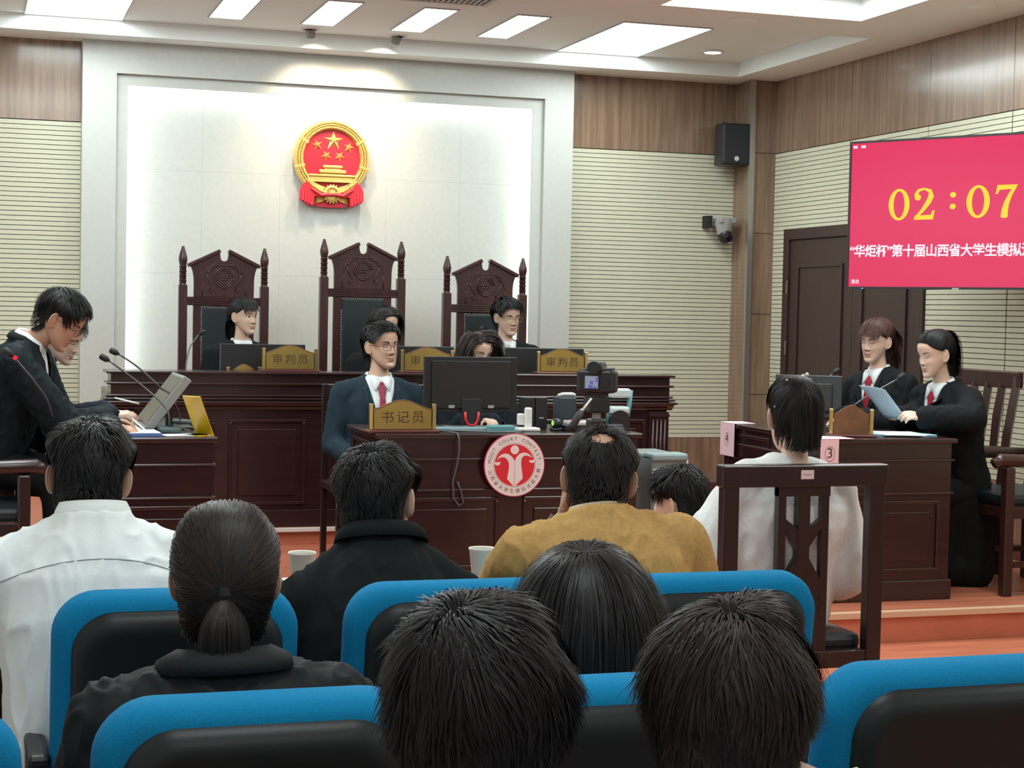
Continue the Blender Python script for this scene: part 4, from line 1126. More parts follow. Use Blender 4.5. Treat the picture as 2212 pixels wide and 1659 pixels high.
t = thing('camera_body', 'black still camera with a lit rear screen, mounted on the tripod', 'camera', (2.405, 6.42, 1.165), math.radians(-32))
MB().box((-.075, -.035, .015), (.075, .035, .11)).build('body', M_BLACK, t, bevel=.012)
MB().box((.045, -.02, .015), (.082, .055, .105)).build('grip', M_BLACKM, t, bevel=.014)
MB().prism([(-.042, .105), (.042, .105), (.028, .142), (-.028, .142)], -.04, .045).build('prism_hump', mat('camera_top', (.05, .07, .075), .35), t, bevel=.008)
MB().tube([(0, -.036, .118), (0, -.055, .118)], [.022, .026], 16).build('eyecup', M_BLACKM, t, smooth=40)
MB().box((-.052, -.0385, .030), (.020, -.0352, .088)).build('screen_frame', M_BLACKM, t)
MB().box((-.038, -.0395, .034), (.016, -.0385, .084)).build('rear_screen', emis('camera_screen', (.30, .32, .42), .8), t)
b = MB()
for x0, x1, z0, z1 in ((-.024, -.006, .034, .048), (-.004, .010, .034, .042), (-.018, -.004, .052, .064), (.006, .014, .060, .080)): b.box((x0, -.0402, z0), (x1, -.0394, z1))
b.build('screen_picture', emis('camera_screen_blue', (.16, .16, .50), .7), t)
MB().cyl((.048, -.036, .055), (.048, -.041, .055), .014, .014, 16).build('control_dial', M_BLACKM, t, smooth=40)
MB().cyl((.0, .03, .06), (.0, .085, .06), .036, .036, 22).cyl((0, .085, .06), (0, .15, .058), .041, .043, 22).build('lens_barrel', M_BLACK, t, smooth=40)
MB().cyl((0, .15, .058), (0, .185, .057), .044, .050, 22).build('lens_hood', M_BLACKM, t, smooth=40)
MB().box((.03, -.03, .108), (.07, .03, .118)).build('top_plate', MATS['camera_top'], t, bevel=.003)
# small wall socket
simple('wall_socket', 'white socket plate low on the wood wainscot behind the chairs', 'socket', MB().box((-.006, -.04, -.04), (.0, .04, .04)), M_WHITEP, .002, loc=(XR - .0105, 8.38, .46))
# ================================================================== people: shapes
def smooth01(a, b, x):
    t = np.clip((x - a) / (b - a), 0, 1); return t * t * (3 - 2 * t)
HZ = np.array([-.117, -.112, -.10, -.085, -.065, -.045, -.025, 0, .03, .06, .085, .10, .110, .116])
HW = np.array([.008, .024, .040, .052, .0605, .066, .0700, .0730, .0765, .0755, .066, .051, .034, .006])
HF = np.array([.070, .082, .0875, .085, .086, .086, .086, .086, .090, .087, .073, .057, .036, .008])
HB = np.array([-.050, -.040, -.022, .000, .032, .062, .083, .097, .103, .097, .079, .058, .036, .006])
NEXP = 2.25
def _itp(x, xp, fp):
    # smooth interpolation of the profile tables
    x = np.asarray(x, float)
    m = np.gradient(fp, xp)
    i = np.clip(np.searchsorted(xp, x) - 1, 0, len(xp) - 2)
    h = xp[i + 1] - xp[i]; t = np.clip((x - xp[i]) / h, 0, 1)
    return (2 * t**3 - 3 * t**2 + 1) * fp[i] + (t**3 - 2 * t**2 + t) * h * m[i] + (-2 * t**3 + 3 * t**2) * fp[i + 1] + (t**3 - t**2) * h * m[i + 1]
def g2(x, z, cx, cz, sx, sz): return np.exp(-((x - cx) / sx) ** 2 - ((z - cz) / sz) ** 2)
FEAT = [1.0]
def face_disp(x, z):
    """how far the face stands out (towards -y) beyond the plain skull section"""
    d = np.zeros_like(x)
    nz = np.array([-.050, -.044, -.038, -.031, -.020, -.008, .008, .022, .032]); nh = np.array([0, .006, .015, .020, .0165, .011, .006, .002, 0])
    ns = np.interp(z, [-.045, -.03, -.01, .02], [.0115, .0105, .0075, .0060])
    d += FEAT[0] * np.interp(z, nz, nh) * np.exp(-(x / ns) ** 2)
    for s in (-1, 1):
        d += .0075 * g2(x, z, s * .0135, -.0345, .0062, .0065)
        d -= .0085 * g2(x, z, s * .031, .002, .017, .0105)
        d += .0050 * g2(x, z, s * .031, .001, .0125, .0062)
        d += (.0028 - .012 * (1 - FEAT[0])) * g2(x, z, s * .030, .0215, .019, .006)
        d += .0045 * g2(x, z, s * .040, -.030, .018, .018)
        d -= .0022 * g2(x, z, s * .0255, -.064, .006, .009)
    d += .0050 * g2(x, z, 0, -.0595, .0165, .0040) + .0055 * g2(x, z, 0, -.0705, .0150, .0045) - .0022 * g2(x, z, 0, -.0650, .022, .0016)
    d -= .0035 * g2(x, z, 0, -.082, .016, .006); d += .0045 * g2(x, z, 0, -.100, .016, .010)
    return d
def face_y(x, z, off=0.0):
    """y of the skin at (x, z), seen from the front"""
    x = np.asarray(x, float); z = np.asarray(z, float)
    w, f, b = _itp(z, HZ, HW), _itp(z, HZ, HF), _itp(z, HZ, HB)
    c = (b - f) / 2; a = (b + f) / 2
    u = np.clip(1 - np.abs(x / w) ** NEXP, 0, 1) ** (1 / NEXP)
    return c - a * u - face_disp(x, z) - off

def head_grid(nz=84, na=96, slim=0.0):
    t = np.linspace(0, 1, nz)
    z = -.117 + .233 * (t + .04 * np.sin(2 * PI * t) * -1)
    z[0], z[-1] = -.1168, .1158
    ph = np.linspace(0, 2 * PI, na, endpoint=False)
    # more columns at the front (phi = -pi/2)
    ph = ph + .45 * np.sin(ph + PI / 2) * -1 * .6
    Z, A = np.meshgrid(z, ph, indexing='ij')
    w, f, b = _itp(Z, HZ, HW), _itp(Z, HZ, HF), _itp(Z, HZ, HB)
    c = (b - f) / 2; a = (b + f) / 2
    cs, sn = np.cos(A), np.sin(A)
    X = w * np.sign(cs) * np.abs(cs) ** (2 / NEXP); Y = c + a * np.sign(sn) * np.abs(sn) ** (2 / NEXP)
    X = X * (1 - slim * smooth01(-.015, -.10, Z))
    front = smooth01(.25, .75, -sn)
    Y = Y - face_disp(X, Z) * front
    return np.stack([X, Y, Z], -1)

def almond(cx, cz, hw, up, dn, tilt=0, n=9):
    """strip between a lower and an upper lid curve; returns grid points (2D)"""
    u = np.linspace(-1, 1, n)
    top = up * (1 - u**2) ** .75; bot = -dn * (1 - u**2) ** .8
    xs = cx + u * hw
    return xs, cz + bot + tilt * u * hw, cz + top + tilt * u * hw

class Head:
    """face looks along local -y"""
    def __init__(s, face=True, eyes='open', female=False, smile=0.0, brow=True):
        b = s.mb = MB(); FEAT[0] = .86 if female else 1.0
        G = head_grid(84, 96, .13 if female else .03) if face else head_grid(34, 40)
        b.grid(G, 0, closed=True)
        na = G.shape[1]; base = (G.shape[0] - 1) * na
        b.f.append(tuple(range(na - 1, -1, -1))); b.m.append(0); b.f.append(tuple(base + k for k in range(na))); b.m.append(0)
        # ears
        for sx in (-1, 1):
            R = rot3(0, 0, -sx * .66) @ rot3(-.12, 0, 0) * 1.12
            c = (sx * .0770, .006, -.008)
            b.sphere((0, 0, 0), (.0060, .0168, .0285), 14, 12, 0, (R, c))
            a = np.linspace(-.4, 4.4, 22)
            rim = np.stack([sx * .0030 + 0 * a, .001 + .0150 * np.sin(a - .4), .001 + .0265 * np.cos(a - .4)], 1)
            b.tube(rim, np.linspace(.0035, .0032, 22), 7, 0, (R, c))
            b.sphere((sx * .001, -.006, -.024), (.0048, .0075, .0085), 10, 8, 0, (R, c))
        if face:
            for sx in (-1, 1):
                cx, cz = sx * .031, .0015
                if eyes == 'open':
                    up, dn = (.0052, .0042) if not female else (.0056, .0044)
                else:
                    up, dn = .0010, .0030
                xs, zb, zt = almond(cx, cz, .0138, up, dn, sx * .10)
                if eyes == 'open':
                    rows = [zb + (zt - zb) * k / 4 for k in range(5)]
                    b.grid(np.stack([np.stack([xs, face_y(xs, r, .0009), r], 1) for r in rows]), 1)
                    ic = cx + .0015
                    aa = np.linspace(0, 2 * PI, 18, endpoint=False)
                    ix = ic + .0056 * np.cos(aa); iz = np.clip(cz + .0006 + .0056 * np.sin(aa), cz - dn * .95, cz + up * .95)
                    b.add(np.stack([ix, face_y(ix, iz, .0016), iz], 1), [tuple(range(18))], 2)
                lid = zt if eyes == 'open' else zb
                b.tube(np.stack([xs, face_y(xs, lid, .0006), lid], 1), np.r_[.0004, np.full(7, .0012 if female else .0010), .0005], 5, 2)
                crease = zt + .004
                if brow:
                    u = np.linspace(-1, 1, 9); bx = cx + sx * .002 + u * .0185
                    bz = .0215 + .0035 * (1 - u**2) + sx * .0015 * u
                    th = .0030 * np.clip(1.15 - sx * u * .55 - .25, .25, 1.1) * (0.8 if female else 1.15)
                    b.grid(np.stack([np.stack([bx, face_y(bx, bz - th, .0006), bz - th], 1), np.stack([bx, face_y(bx, bz, .0012), bz], 1), np.stack([bx, face_y(bx, bz + th, .0006), bz + th], 1)]), 3)
                # nostril
                aa = np.linspace(0, 2 * PI, 10, endpoint=False); nx = sx * .0075 + .0030 * np.cos(aa); nzv = -.0425 + .0014 * np.sin(aa)
                b.add(np.stack([nx, face_y(nx, nzv, .0004), nzv], 1), [tuple(range(10))], 5)
            u = np.linspace(-1, 1, 15); hw = .0225; xs = u * hw
            mid = -.0652 + smile * .004 * u**2
            ut = mid + .0062 * (1 - u**2) ** .7 - .0012 * np.exp(-(u / .18) ** 2); lb = mid - .0078 * (1 - u**2) ** .8
            for lo, hi in ((mid, ut), (lb, mid)):
                rows = [lo + (hi - lo) * k / 3 for k in range(4)]
                b.grid(np.stack([np.stack([xs, face_y(xs, r, .0005), r], 1) for r in rows]), 4)
            b.tube(np.stack([xs, face_y(xs, mid, .0004), mid], 1), .0006, 5, 5)

# ------------------------------------------------------------------ solid shapes merged into one skin
def cone_sphere(b, p0, r0, p1, r1, seg=14):
    p0, p1 = np.array(p0, float), np.array(p1, float)
    ax = p1 - p0; L = np.linalg.norm(ax)
    if L < 1e-6: b.sphere(p0, r0, seg, 10); return
    ax /= L
    pts, rad = [], []
    for a in np.linspace(-PI / 2, 0, 5)[1:]: pts.append(p0 + ax * r0 * math.sin(a)); rad.append(max(r0 * math.cos(a), 1e-4))
    for a in np.linspace(0, PI / 2, 5)[:-1]: pts.append(p1 + ax * r1 * math.sin(a)); rad.append(max(r1 * math.cos(a), 1e-4))
    b.tube(pts, rad, seg)
def loft(b, secs, frame=None):
    """secs: (z, x0, y0, rx, ry) elliptical sections; frame (R, t)"""
    seg = 28; a = np.arange(seg) * 2 * PI / seg
    V = []
    for z, x0, y0, rx, ry in secs:
        e = 2.4
        cx = np.sign(np.cos(a)) * np.abs(np.cos(a)) ** (2 / e); sy = np.sign(np.sin(a)) * np.abs(np.sin(a)) ** (2 / e)
        V.append(np.stack([x0 + rx * cx, y0 + ry * sy, np.full(seg, z)], 1))
    n = len(secs); F = []
    for i in range(n - 1):
        for j in range(seg):
            k = (j + 1) % seg; F.append((i * seg + j, i * seg + k, (i + 1) * seg + k, (i + 1) * seg + j))
    F.append(tuple(range(seg - 1, -1, -1))); F.append(tuple((n - 1) * seg + j for j in range(seg)))
    b.add(np.concatenate(V), F, 0, frame)
def fuse(b, voxel, smooth=6, factor=.5):
    """one continuous skin around all closed shapes in b; returns (verts, faces)"""
    me = b.mesh('tmp', M_PAPER)
    o = bpy.data.objects.new('tmp', me); COL.objects.link(o)
    r = o.modifiers.new('r', 'REMESH'); r.mode = 'VOXEL'; r.voxel_size = voxel; r.adaptivity = 0
    if smooth:
        s = o.modifiers.new('s', 'SMOOTH'); s.iterations = smooth; s.factor = factor
    dg = bpy.context.evaluated_depsgraph_get()
    ev = o.evaluated_get(dg).to_mesh()
    V = np.empty(len(ev.vertices) * 3); ev.vertices.foreach_get('co', V); V = V.reshape(-1, 3)
    F = [tuple(p.vertices) for p in ev.polygons]
    o.evaluated_get(dg).to_mesh_clear()
    bpy.data.objects.remove(o); bpy.data.meshes.remove(me)
    return V, F
def mesh_normals(V, F):
    N = np.zeros_like(V)
    Q = np.array([f if len(f) == 4 else (*f, f[-1]) for f in F])
    n = np.cross(V[Q[:, 2]] - V[Q[:, 0]], V[Q[:, 3]] - V[Q[:, 1]])
    for k in range(4): np.add.at(N, Q[:, k], n)
    return N / (np.linalg.norm(N, axis=1)[:, None] + 1e-12)
_wr = np.random.default_rng(3)
_wk = _wr.normal(size=(10, 3)); _wp = _wr.uniform(0, 6.28, 10)
def wrinkle(V, F, amp, freq=55, drift=(1, 1, .45)):
    N = mesh_normals(V, F); d = np.zeros(len(V))
    P = V * np.array(drift)
    for k in range(10):
        f = freq * (.6 + .22 * k)
        ph = P @ (_wk[k] / np.linalg.norm(_wk[k])) * f + _wp[k] + 1.5 * np.sin(P @ _wk[(k + 3) % 10] * 7)
        d += np.sin(ph) * .9 ** k
    d = 1.0 - 2.0 * np.abs(np.sin(d * .9)) ** .8
    return V + N * (d * amp)[:, None]

def hand_shape(b, wrist, fdir, palm_n, side, curl=.5, spread=1.0, s=1.0, pinch=False):
    """palm and five fingers; fdir: wrist to fingers; palm_n: out of the palm; side +1: thumb on fdir x palm_n side"""
    w = np.array(wrist, float); f = _n(fdir); n = np.array(palm_n, float); n = _n(n - n.dot(f) * f); x = np.cross(f, n) * side
    K = []
    for i, (off, ln) in enumerate(((.027, .083), (.009, .088), (-.009, .085), (-.026, .078))):
        k = w + f * ln * s + x * off * s * spread
        K.append(k)
        cone_sphere(b, w + x * off * .7 * s + f * .008 * s, .0135 * s, k, .0105 * s, 10)
    cone_sphere(b, w - f * .03 * s, .024 * s, w + f * .01 * s, .023 * s, 12)
    for i, (k, ln) in enumerate(zip(K, (.068, .077, .071, .056))):
        c = curl * (1 + .12 * i); p = k; a = c * .55
        d0 = f + x * (.10, .03, -.03, -.10)[i] * spread * .8
        for seg, r0, r1 in ((.46, .0093, .0085), (.30, .0085, .0078), (.24, .0078, .0066)):
            d = _n(d0 * math.cos(a) + n * math.sin(a)); q = p + d * ln * seg * s
            cone_sphere(b, p, r0 * s, q, r1 * s, 9); p = q; a += c * .75
    # thumb from the side of the palm near its base
    p = w + f * .022 * s + x * .024 * s + n * .006 * s
    q = p + _n(f * .75 + x * .62 + n * .35) * .042 * s; cone_sphere(b, p, .0135 * s, q, .0105 * s, 10)
    r = q + _n(f * .95 + x * (.10 if not pinch else -.10) + n * (.35 + curl * .3)) * .032 * s; cone_sphere(b, q, .0105 * s, r, .0092 * s, 10)
    t_ = r + _n(f * .95 - x * .12 + n * (.3 + curl * .35)) * .024 * s; cone_sphere(b, r, .0092 * s, t_, .0072 * s, 10)

# ------------------------------------------------------------------ hair
def hair_mats(key, col, rough=.52, gloss=.22, spread=.45):
    out = []
    for i, k in enumerate((1 - spread * .6, 1.0, 1 + spread)):
        m = mat('hair_%s_%d' % (key, i), tuple(c * k for c in col), rough, spec=gloss)
        out.append(m)
    return out
HAIRLINE = ((-PI / 2, .078), (-PI / 2 + .55, .072), (-PI / 2 + .95, .045), (-.15, .020), (.12, .012), (.42, -.030), (.75, -.058), (PI / 2, -.068))
def hairline(phi, low=0.0):
    q = np.abs(np.mod(phi + PI / 2 + PI, 2 * PI) - PI)        # 0 at the front, pi at the back
    xs = np.array([p[0] + PI / 2 for p in HAIRLINE]); ys = np.array([p[1] for p in HAIRLINE])
    return np.interp(q, xs, ys) - low * smooth01(.6, 2.2, q)
def scalp(z, ph, off=0.0):
    w, f, b = _itp(z, HZ, HW), _itp(z, HZ, HF), _itp(z, HZ, HB)
    c = (b - f) / 2; a = (b + f) / 2
    cs, sn = np.cos(ph), np.sin(ph)
    P = np.stack([w * np.sign(cs) * np.abs(cs) ** (2 / NEXP), c + a * np.sign(sn) * np.abs(sn) ** (2 / NEXP), z], -1)
    Nn = P - np.array([0, .006, .0]); Nn = Nn / np.array([.0765, .097, .115]) ** 2
    Nn /= np.linalg.norm(Nn, axis=-1)[..., None]
    return P + Nn * (off if np.isscalar(off) else off[..., None]), Nn
EC = np.array([0, .006, .0]); ER = np.array([.0775, .0985, .1165])
def push_out(P, off):
    Q = (P - EC) / (ER + off[..., None]); r = (np.abs(Q) ** 2.6).sum(-1) ** (1 / 2.6)
    k = np.where(r < 1, 1 / np.maximum(r, 1e-3), 1.0)
    return EC + (P - EC) * k[..., None]
def ribbons(P, width, mi, taper=True):
    """P: (N, K, 3) strand points -> flat ribbons lying on the head"""
    N, K, _ = P.shape
    T = np.gradient(P, axis=1); T /= np.linalg.norm(T, axis=2)[..., None] + 1e-9
    out = P - EC; out = out / np.linalg.norm(out, axis=2)[..., None]
    W = np.cross(T, out); W /= np.linalg.norm(W, axis=2)[..., None] + 1e-9
    prof = np.ones(K)
    if taper: prof = np.concatenate([np.ones(K - 3), [.8, .55, .15]]) if K > 3 else prof
    w = (np.broadcast_to(np.asarray(width), (N,)))[:, None, None] * prof[None, :, None] / 2
    V = np.stack([P - W * w, P + W * w], 2).reshape(-1, 3)
    i = np.arange(N)[:, None] * (2 * K) + np.arange(K - 1)[None, :] * 2
    F = np.stack([i, i + 1, i + 3, i + 2], -1).reshape(-1, 4)
    M = np.repeat(mi, K - 1)
    return V, F, M
def raw_mesh(name, parts, mats):
    Vs, Fs, Ms, o = [], [], [], 0
    for V, F, M in parts:
        Vs.append(V); Fs.append(np.asarray(F) + o); Ms.append(M); o += len(V)
    V = np.concatenate(Vs); F = np.concatenate(Fs); M = np.concatenate(Ms)
    me = bpy.data.meshes.new(name)
    me.vertices.add(len(V)); me.vertices.foreach_set('co', V.astype(np.float32).ravel())
    me.loops.add(F.size); me.loops.foreach_set('vertex_index', F.astype(np.int32).ravel())
    me.polygons.add(len(F)); me.polygons.foreach_set('loop_start', (np.arange(len(F)) * 4).astype(np.int32))
    me.polygons.foreach_set('loop_total', np.full(len(F), 4, np.int32))
    for m in mats: me.materials.append(m)
    me.polygons.foreach_set('material_index', M.astype(np.int32)); me.polygons.foreach_set('use_smooth', np.ones(len(F), bool))
    me.update(); me.validate()
    return me
def cap_grid(thick, low=0.0, na=64, nz=20, front=0.0):
    ph = np.linspace(0, 2 * PI, na, endpoint=False)
    u = np.linspace(0, 1, nz)
    U, A = np.meshgrid(u, ph, indexing='ij')
    z0 = hairline(A, low) - front * (np.cos(A + PI / 2) > .6)
    Z = z0 + (.1155 - z0) * (1 - (1 - U) ** 1.5)
    P, Nn = scalp(Z, A, thick * smooth01(0, .30, U) + .0015)
    return P
def locks(S, P0, r, m, amount):
    """draw neighbouring strands together towards their tips"""
    n, K, _ = S.shape
    gi = r.choice(n, m, replace=False); G = P0[gi]
    idx = np.empty(n, int)
    for a in range(0, n, 2000):
        d = ((P0[a:a + 2000, None, :] - G[None]) ** 2).sum(-1); idx[a:a + 2000] = gi[d.argmin(1)]
    t = (np.linspace(0, 1, K) ** 1.2)[None, :, None] * amount * r.uniform(.5, 1.0, n)[:, None, None]
    return S * (1 - t) + (S[idx] + (S[:, :1] - S[idx][:, :1]) * .35) * t
def make_hair(style, n, width, length, gl, seed=1, lift=.35, thick=.010, crown=(0, .055, .10), wave=0.0, low=0.0, K=9, part=None, tie=None,
              tail=.25, taildir=(0, .3, -1), bangs=0.0, bald=None, gravity=.6, tail_r=.022, jitter=.5, body_y=None, lock=.55, lock_n=None, sides=.30, fringe=.55, ears=True):
    """returns quad parts (V, F, M) in head coordinates. gl: gravity direction in head coordinates"""
    r = np.random.default_rng(seed)
    gl = _n(gl)
    parts = []
    C = cap_grid(thick * (.45 if style != 'tied' else .25), low)
    nz_, na_ = C.shape[:2]
    ii = np.arange(nz_ - 1)[:, None] * na_; jj = np.arange(na_)[None, :]; kk = (jj + 1) % na_
    F = np.stack([ii + jj, ii + kk, ii + na_ + kk, ii + na_ + jj], -1).reshape(-1, 4)
    capM = np.zeros(len(F), int)
    if bald is None: parts.append((C.reshape(-1, 3), F, capM))
    else:
        cen = C.reshape(-1, 3)[F].mean(1)
        keep = np.linalg.norm((cen - np.array(bald[0])) / np.array([1, 1, .8]), axis=1) > bald[1] * 1.0
        parts.append((C.reshape(-1, 3), F[keep], capM[keep]))
    m = int(n * 1.9)
    ph = r.uniform(0, 2 * PI, m); z = -.07 - low + r.uniform(0, 1, m) ** .8 * (.186 + low)
    keep = z > hairline(ph, low) + r.normal(0, .003, m)
    ph, z = ph[keep][:n], z[keep][:n]
    P0, N0 = scalp(np.minimum(z, .1155), ph, .002)
    if bald is not None:
        dd = np.linalg.norm(P0 - np.array(bald[0]), axis=1)
        k2 = r.uniform(0, 1, len(P0)) < smooth01(bald[1] * .35, bald[1] * 1.45, dd) ** 1.3 + .04
        P0, N0, ph, z = P0[k2], N0[k2], ph[k2], z[k2]
    nn = len(P0)
    if style == 'long':                             # dense roots along the parting, or around the crown
        k = nn // 4
        if part is not None: qx, qy = part + r.normal(0, .007, k), r.uniform(-.075, .06, k)
        else: qx, qy = crown[0] + r.normal(0, .018, k), crown[1] + r.normal(0, .022, k)
        e = 1 - (np.abs(qx - EC[0]) / ER[0]) ** 2.6 - (np.abs(qy - EC[1]) / ER[1]) ** 2.6
        P0[:k] = np.stack([qx, qy, EC[2] + (ER[2] + .002) * np.clip(e, .01, 1) ** (1 / 2.6)], 1)
    crown = np.array(crown); mi = r.choice([0, 1, 1, 2], nn)
    layer = r.uniform(0, 1, nn) ** .7
    if style in ('short', 'long'):
        L = length * r.uniform(.72, 1.15, nn)
        if style == 'short':                        # closer crop towards nape and temples
            L *= sides + (1 - sides) * smooth01(-.045, .050, z); L *= 1 - (1 - fringe) * smooth01(-.03, -.07, P0[:, 1])
        step = L / (K - 1)
        pts = [P0]; p = P0; d = None
        jit = r.normal(0, 1, (nn, 3)) * jitter * .13
        clump = np.sin(P0 @ _wk[:3].T * 42 + _wp[:3])         # neighbouring strands drift together
        for k in range(1, K):
            out = (p - EC) / ER**2; out /= np.linalg.norm(out, axis=1)[:, None]
            if part is not None:
                away = np.sign(p[:, 0] - part)[:, None] * np.array([1.0, 0, 0]) + np.array([0, -.15, 0])
                fl = away
                below = smooth01(.02, .09, np.abs(p[:, 0] - part))[:, None]
                fl = fl * (1 - below) + (gl[None, :]) * below * 1.2 + away * .3
            else:
                fl = p - crown
            fl = fl / (np.linalg.norm(fl, axis=1)[:, None] + 1e-6)
            fl = fl - (fl * out).sum(1)[:, None] * out; fl /= np.linalg.norm(fl, axis=1)[:, None] + 1e-6
            tt = k / (K - 1)
            dv = fl + out * (lift * (1 - tt) ** 2 * (.3 + layer[:, None])) + gl[None, :] * gravity * tt + jit * (.6 + tt) + clump * .26 * jitter
            if style == 'long':
                hang = smooth01(.035, -.02, p @ -gl)[:, None]
                dv = dv * (1 - hang) + (gl[None, :] + jit * .25 + out * .02) * hang
            if wave:
                dv = dv + np.stack([np.sin(tt * 14 + ph * 3), np.cos(tt * 12 + ph * 5), 0 * ph], 1) * wave
            dv /= np.linalg.norm(dv, axis=1)[:, None]
            if d is not None: dv = d * .45 + dv * .55; dv /= np.linalg.norm(dv, axis=1)[:, None]
            d = dv
            p = p + d * step[:, None]
            p = push_out(p, .003 + thick * (.5 + .7 * layer) * (smooth01(-.045, .055, p[:, 2]) if style == 'short' else 1.0))
            if body_y is not None and style == 'long':
                p[:, 1] = np.where(p[:, 2] < -.12, np.maximum(p[:, 1], body_y), p[:, 1])
            pts.append(p)
        S = locks(np.stack(pts, 1), P0, r, lock_n or max(40, nn // 28), lock)
        if style == 'short' and ears:
            lim = .0735 + .026 * smooth01(-.012, .070, S[..., 2]); S[..., 0] = np.clip(S[..., 0], -lim, lim)
            A = np.abs(S[..., 0]); hit = ((A > .060) & (S[..., 2] < .014) & (S[..., 2] > -.045) & (S[..., 1] > -.030) & (S[..., 1] < .024)).any(1)
            S, mi, nn = S[~hit], mi[~hit], int((~hit).sum())
        parts.append(ribbons(S, width * r.uniform(.7, 1.3, nn), mi))
    if style == 'tied':
        tie = np.array(tie, float)
        t = np.linspace(0, 1, K)
        S = np.zeros((nn, K, 3))
        sprd = r.normal(0, .004, (nn, 3))
        for k in range(K):
            q = P0 * (1 - t[k]) + (tie + sprd) * t[k]
            # keep each strand on the skull between root and tie
            q = push_out(q, np.full(nn, .004) + thick * (.35 + .6 * layer) * np.sin(PI * min(t[k], .5)) + clumpf(P0) * .0016 + layer * thick * .15)
            S[:, k] = q
        parts.append(ribbons(S, width * r.uniform(.7, 1.3, nn), mi, taper=False))
        # the tail
        nt = max(200, nn // 3); Kt = 14
        ang = r.uniform(0, 2 * PI, nt); rad = np.sqrt(r.uniform(0, 1, nt))
        td = _n(taildir); a_ = np.cross(td, [1, 0, 0]); a_ = _n(a_); b_ = np.cross(td, a_)
        p = tie + (a_[None] * np.cos(ang)[:, None] + b_[None] * np.sin(ang)[:, None]) * rad[:, None] * .006
        pts = [p]; d = np.tile(td, (nt, 1)); L = tail * r.uniform(.72, 1.08, nt)
        offv = (a_[None] * np.cos(ang)[:, None] + b_[None] * np.sin(ang)[:, None]) * rad[:, None]
        for k in range(1, Kt):
            tt = k / (Kt - 1)
            dv = d * .62 + gl[None] * .38 * gravity * 1.6 + offv * (tail_r * 9 if tt < .35 else -tail_r * 2.5 * tt)
            if wave: dv = dv + np.stack([np.sin(tt * 13 + ang), np.cos(tt * 11 + ang * 2), 0 * ang], 1) * wave
            dv += r.normal(0, .05 * jitter, (nt, 3)); dv /= np.linalg.norm(dv, axis=1)[:, None]; d = dv
            p = p + d * (L / (Kt - 1))[:, None]
            p = push_out(p, np.full(nt, .006 + thick * .7) + .02 * (1 - rad) * 0)
            pts.append(p)
        parts.append(ribbons(np.stack(pts, 1), width * 1.2 * r.uniform(.7, 1.3, nt), r.choice([0, 1, 1, 2], nt)))
    if bangs:
        nb = max(120, n // 7); Kb = 8
        phb = -PI / 2 + r.uniform(-.95, .95, nb); zb_ = np.full(nb, .082) + r.uniform(0, .022, nb)
        p, N_ = scalp(zb_, phb, .006 + thick * .5); pts = [p]
        L = bangs * r.uniform(.75, 1.08, nb) * (1 + .35 * np.abs(phb + PI / 2))
        for k in range(1, Kb):
            out = (p - EC) / ER**2; out /= np.linalg.norm(out, axis=1)[:, None]
            dv = np.array([0, -.25, -1.0])[None] + out * .12 + np.stack([np.sin(phb * 9) * .12, 0 * phb, 0 * phb], 1) + r.normal(0, .05, (nb, 3))
            dv /= np.linalg.norm(dv, axis=1)[:, None]
            p = push_out(p + dv * (L / (Kb - 1))[:, None], np.full(nb, .008)); pts.append(p)
        parts.append(ribbons(np.stack(pts, 1), width * 1.1, r.choice([0, 1, 1, 2], nb)))
    return parts
def clumpf(P): return np.sin(P @ np.array([90., 60, 70])) + np.sin(P @ np.array([-50., 110, 40]))

# ------------------------------------------------------------------ assembling a person
SKIN = {}
def skin_mats(key, col):
    if key not in SKIN:
        s = mat('skin_' + key, col, .48, var=.05, scale=40, bump=.05, bscale=250, spec=.4)
        s.node_tree.nodes['Principled BSDF'].inputs['Subsurface Weight'].default_value = .12
        s.node_tree.nodes['Principled BSDF'].inputs['Subsurface Radius'].default_value = (.012, .004, .002)
        SKIN[key] = [s, mat('eye_white', (.70, .67, .63), .25), mat('eye_dark', (.012, .008, .006), .2), mat('brow_dark', (.020, .014, .011), .7),
                     mat('lips_' + key, (col[0] * .80, col[1] * .47, col[2] * .47), .45), mat('mouth_line', (.09, .025, .02), .6)]
    return SKIN[key]
def cloth(key, col, rough=.85, bscale=350, bump=.25, sheen=0.0, var=.06):
    return mat('cloth_' + key, col, rough, var=var, scale=90, bump=bump, bscale=bscale, sheen=sheen, spec=.12)

def frame_from(z, fwd):
    z = _n(z); f = np.array(fwd, float); f = _n(f - f.dot(z) * z)
    return np.array([np.cross(-f, z) * 1.0, -f, z]).T      # columns: x, y (back), z ; x = y x z

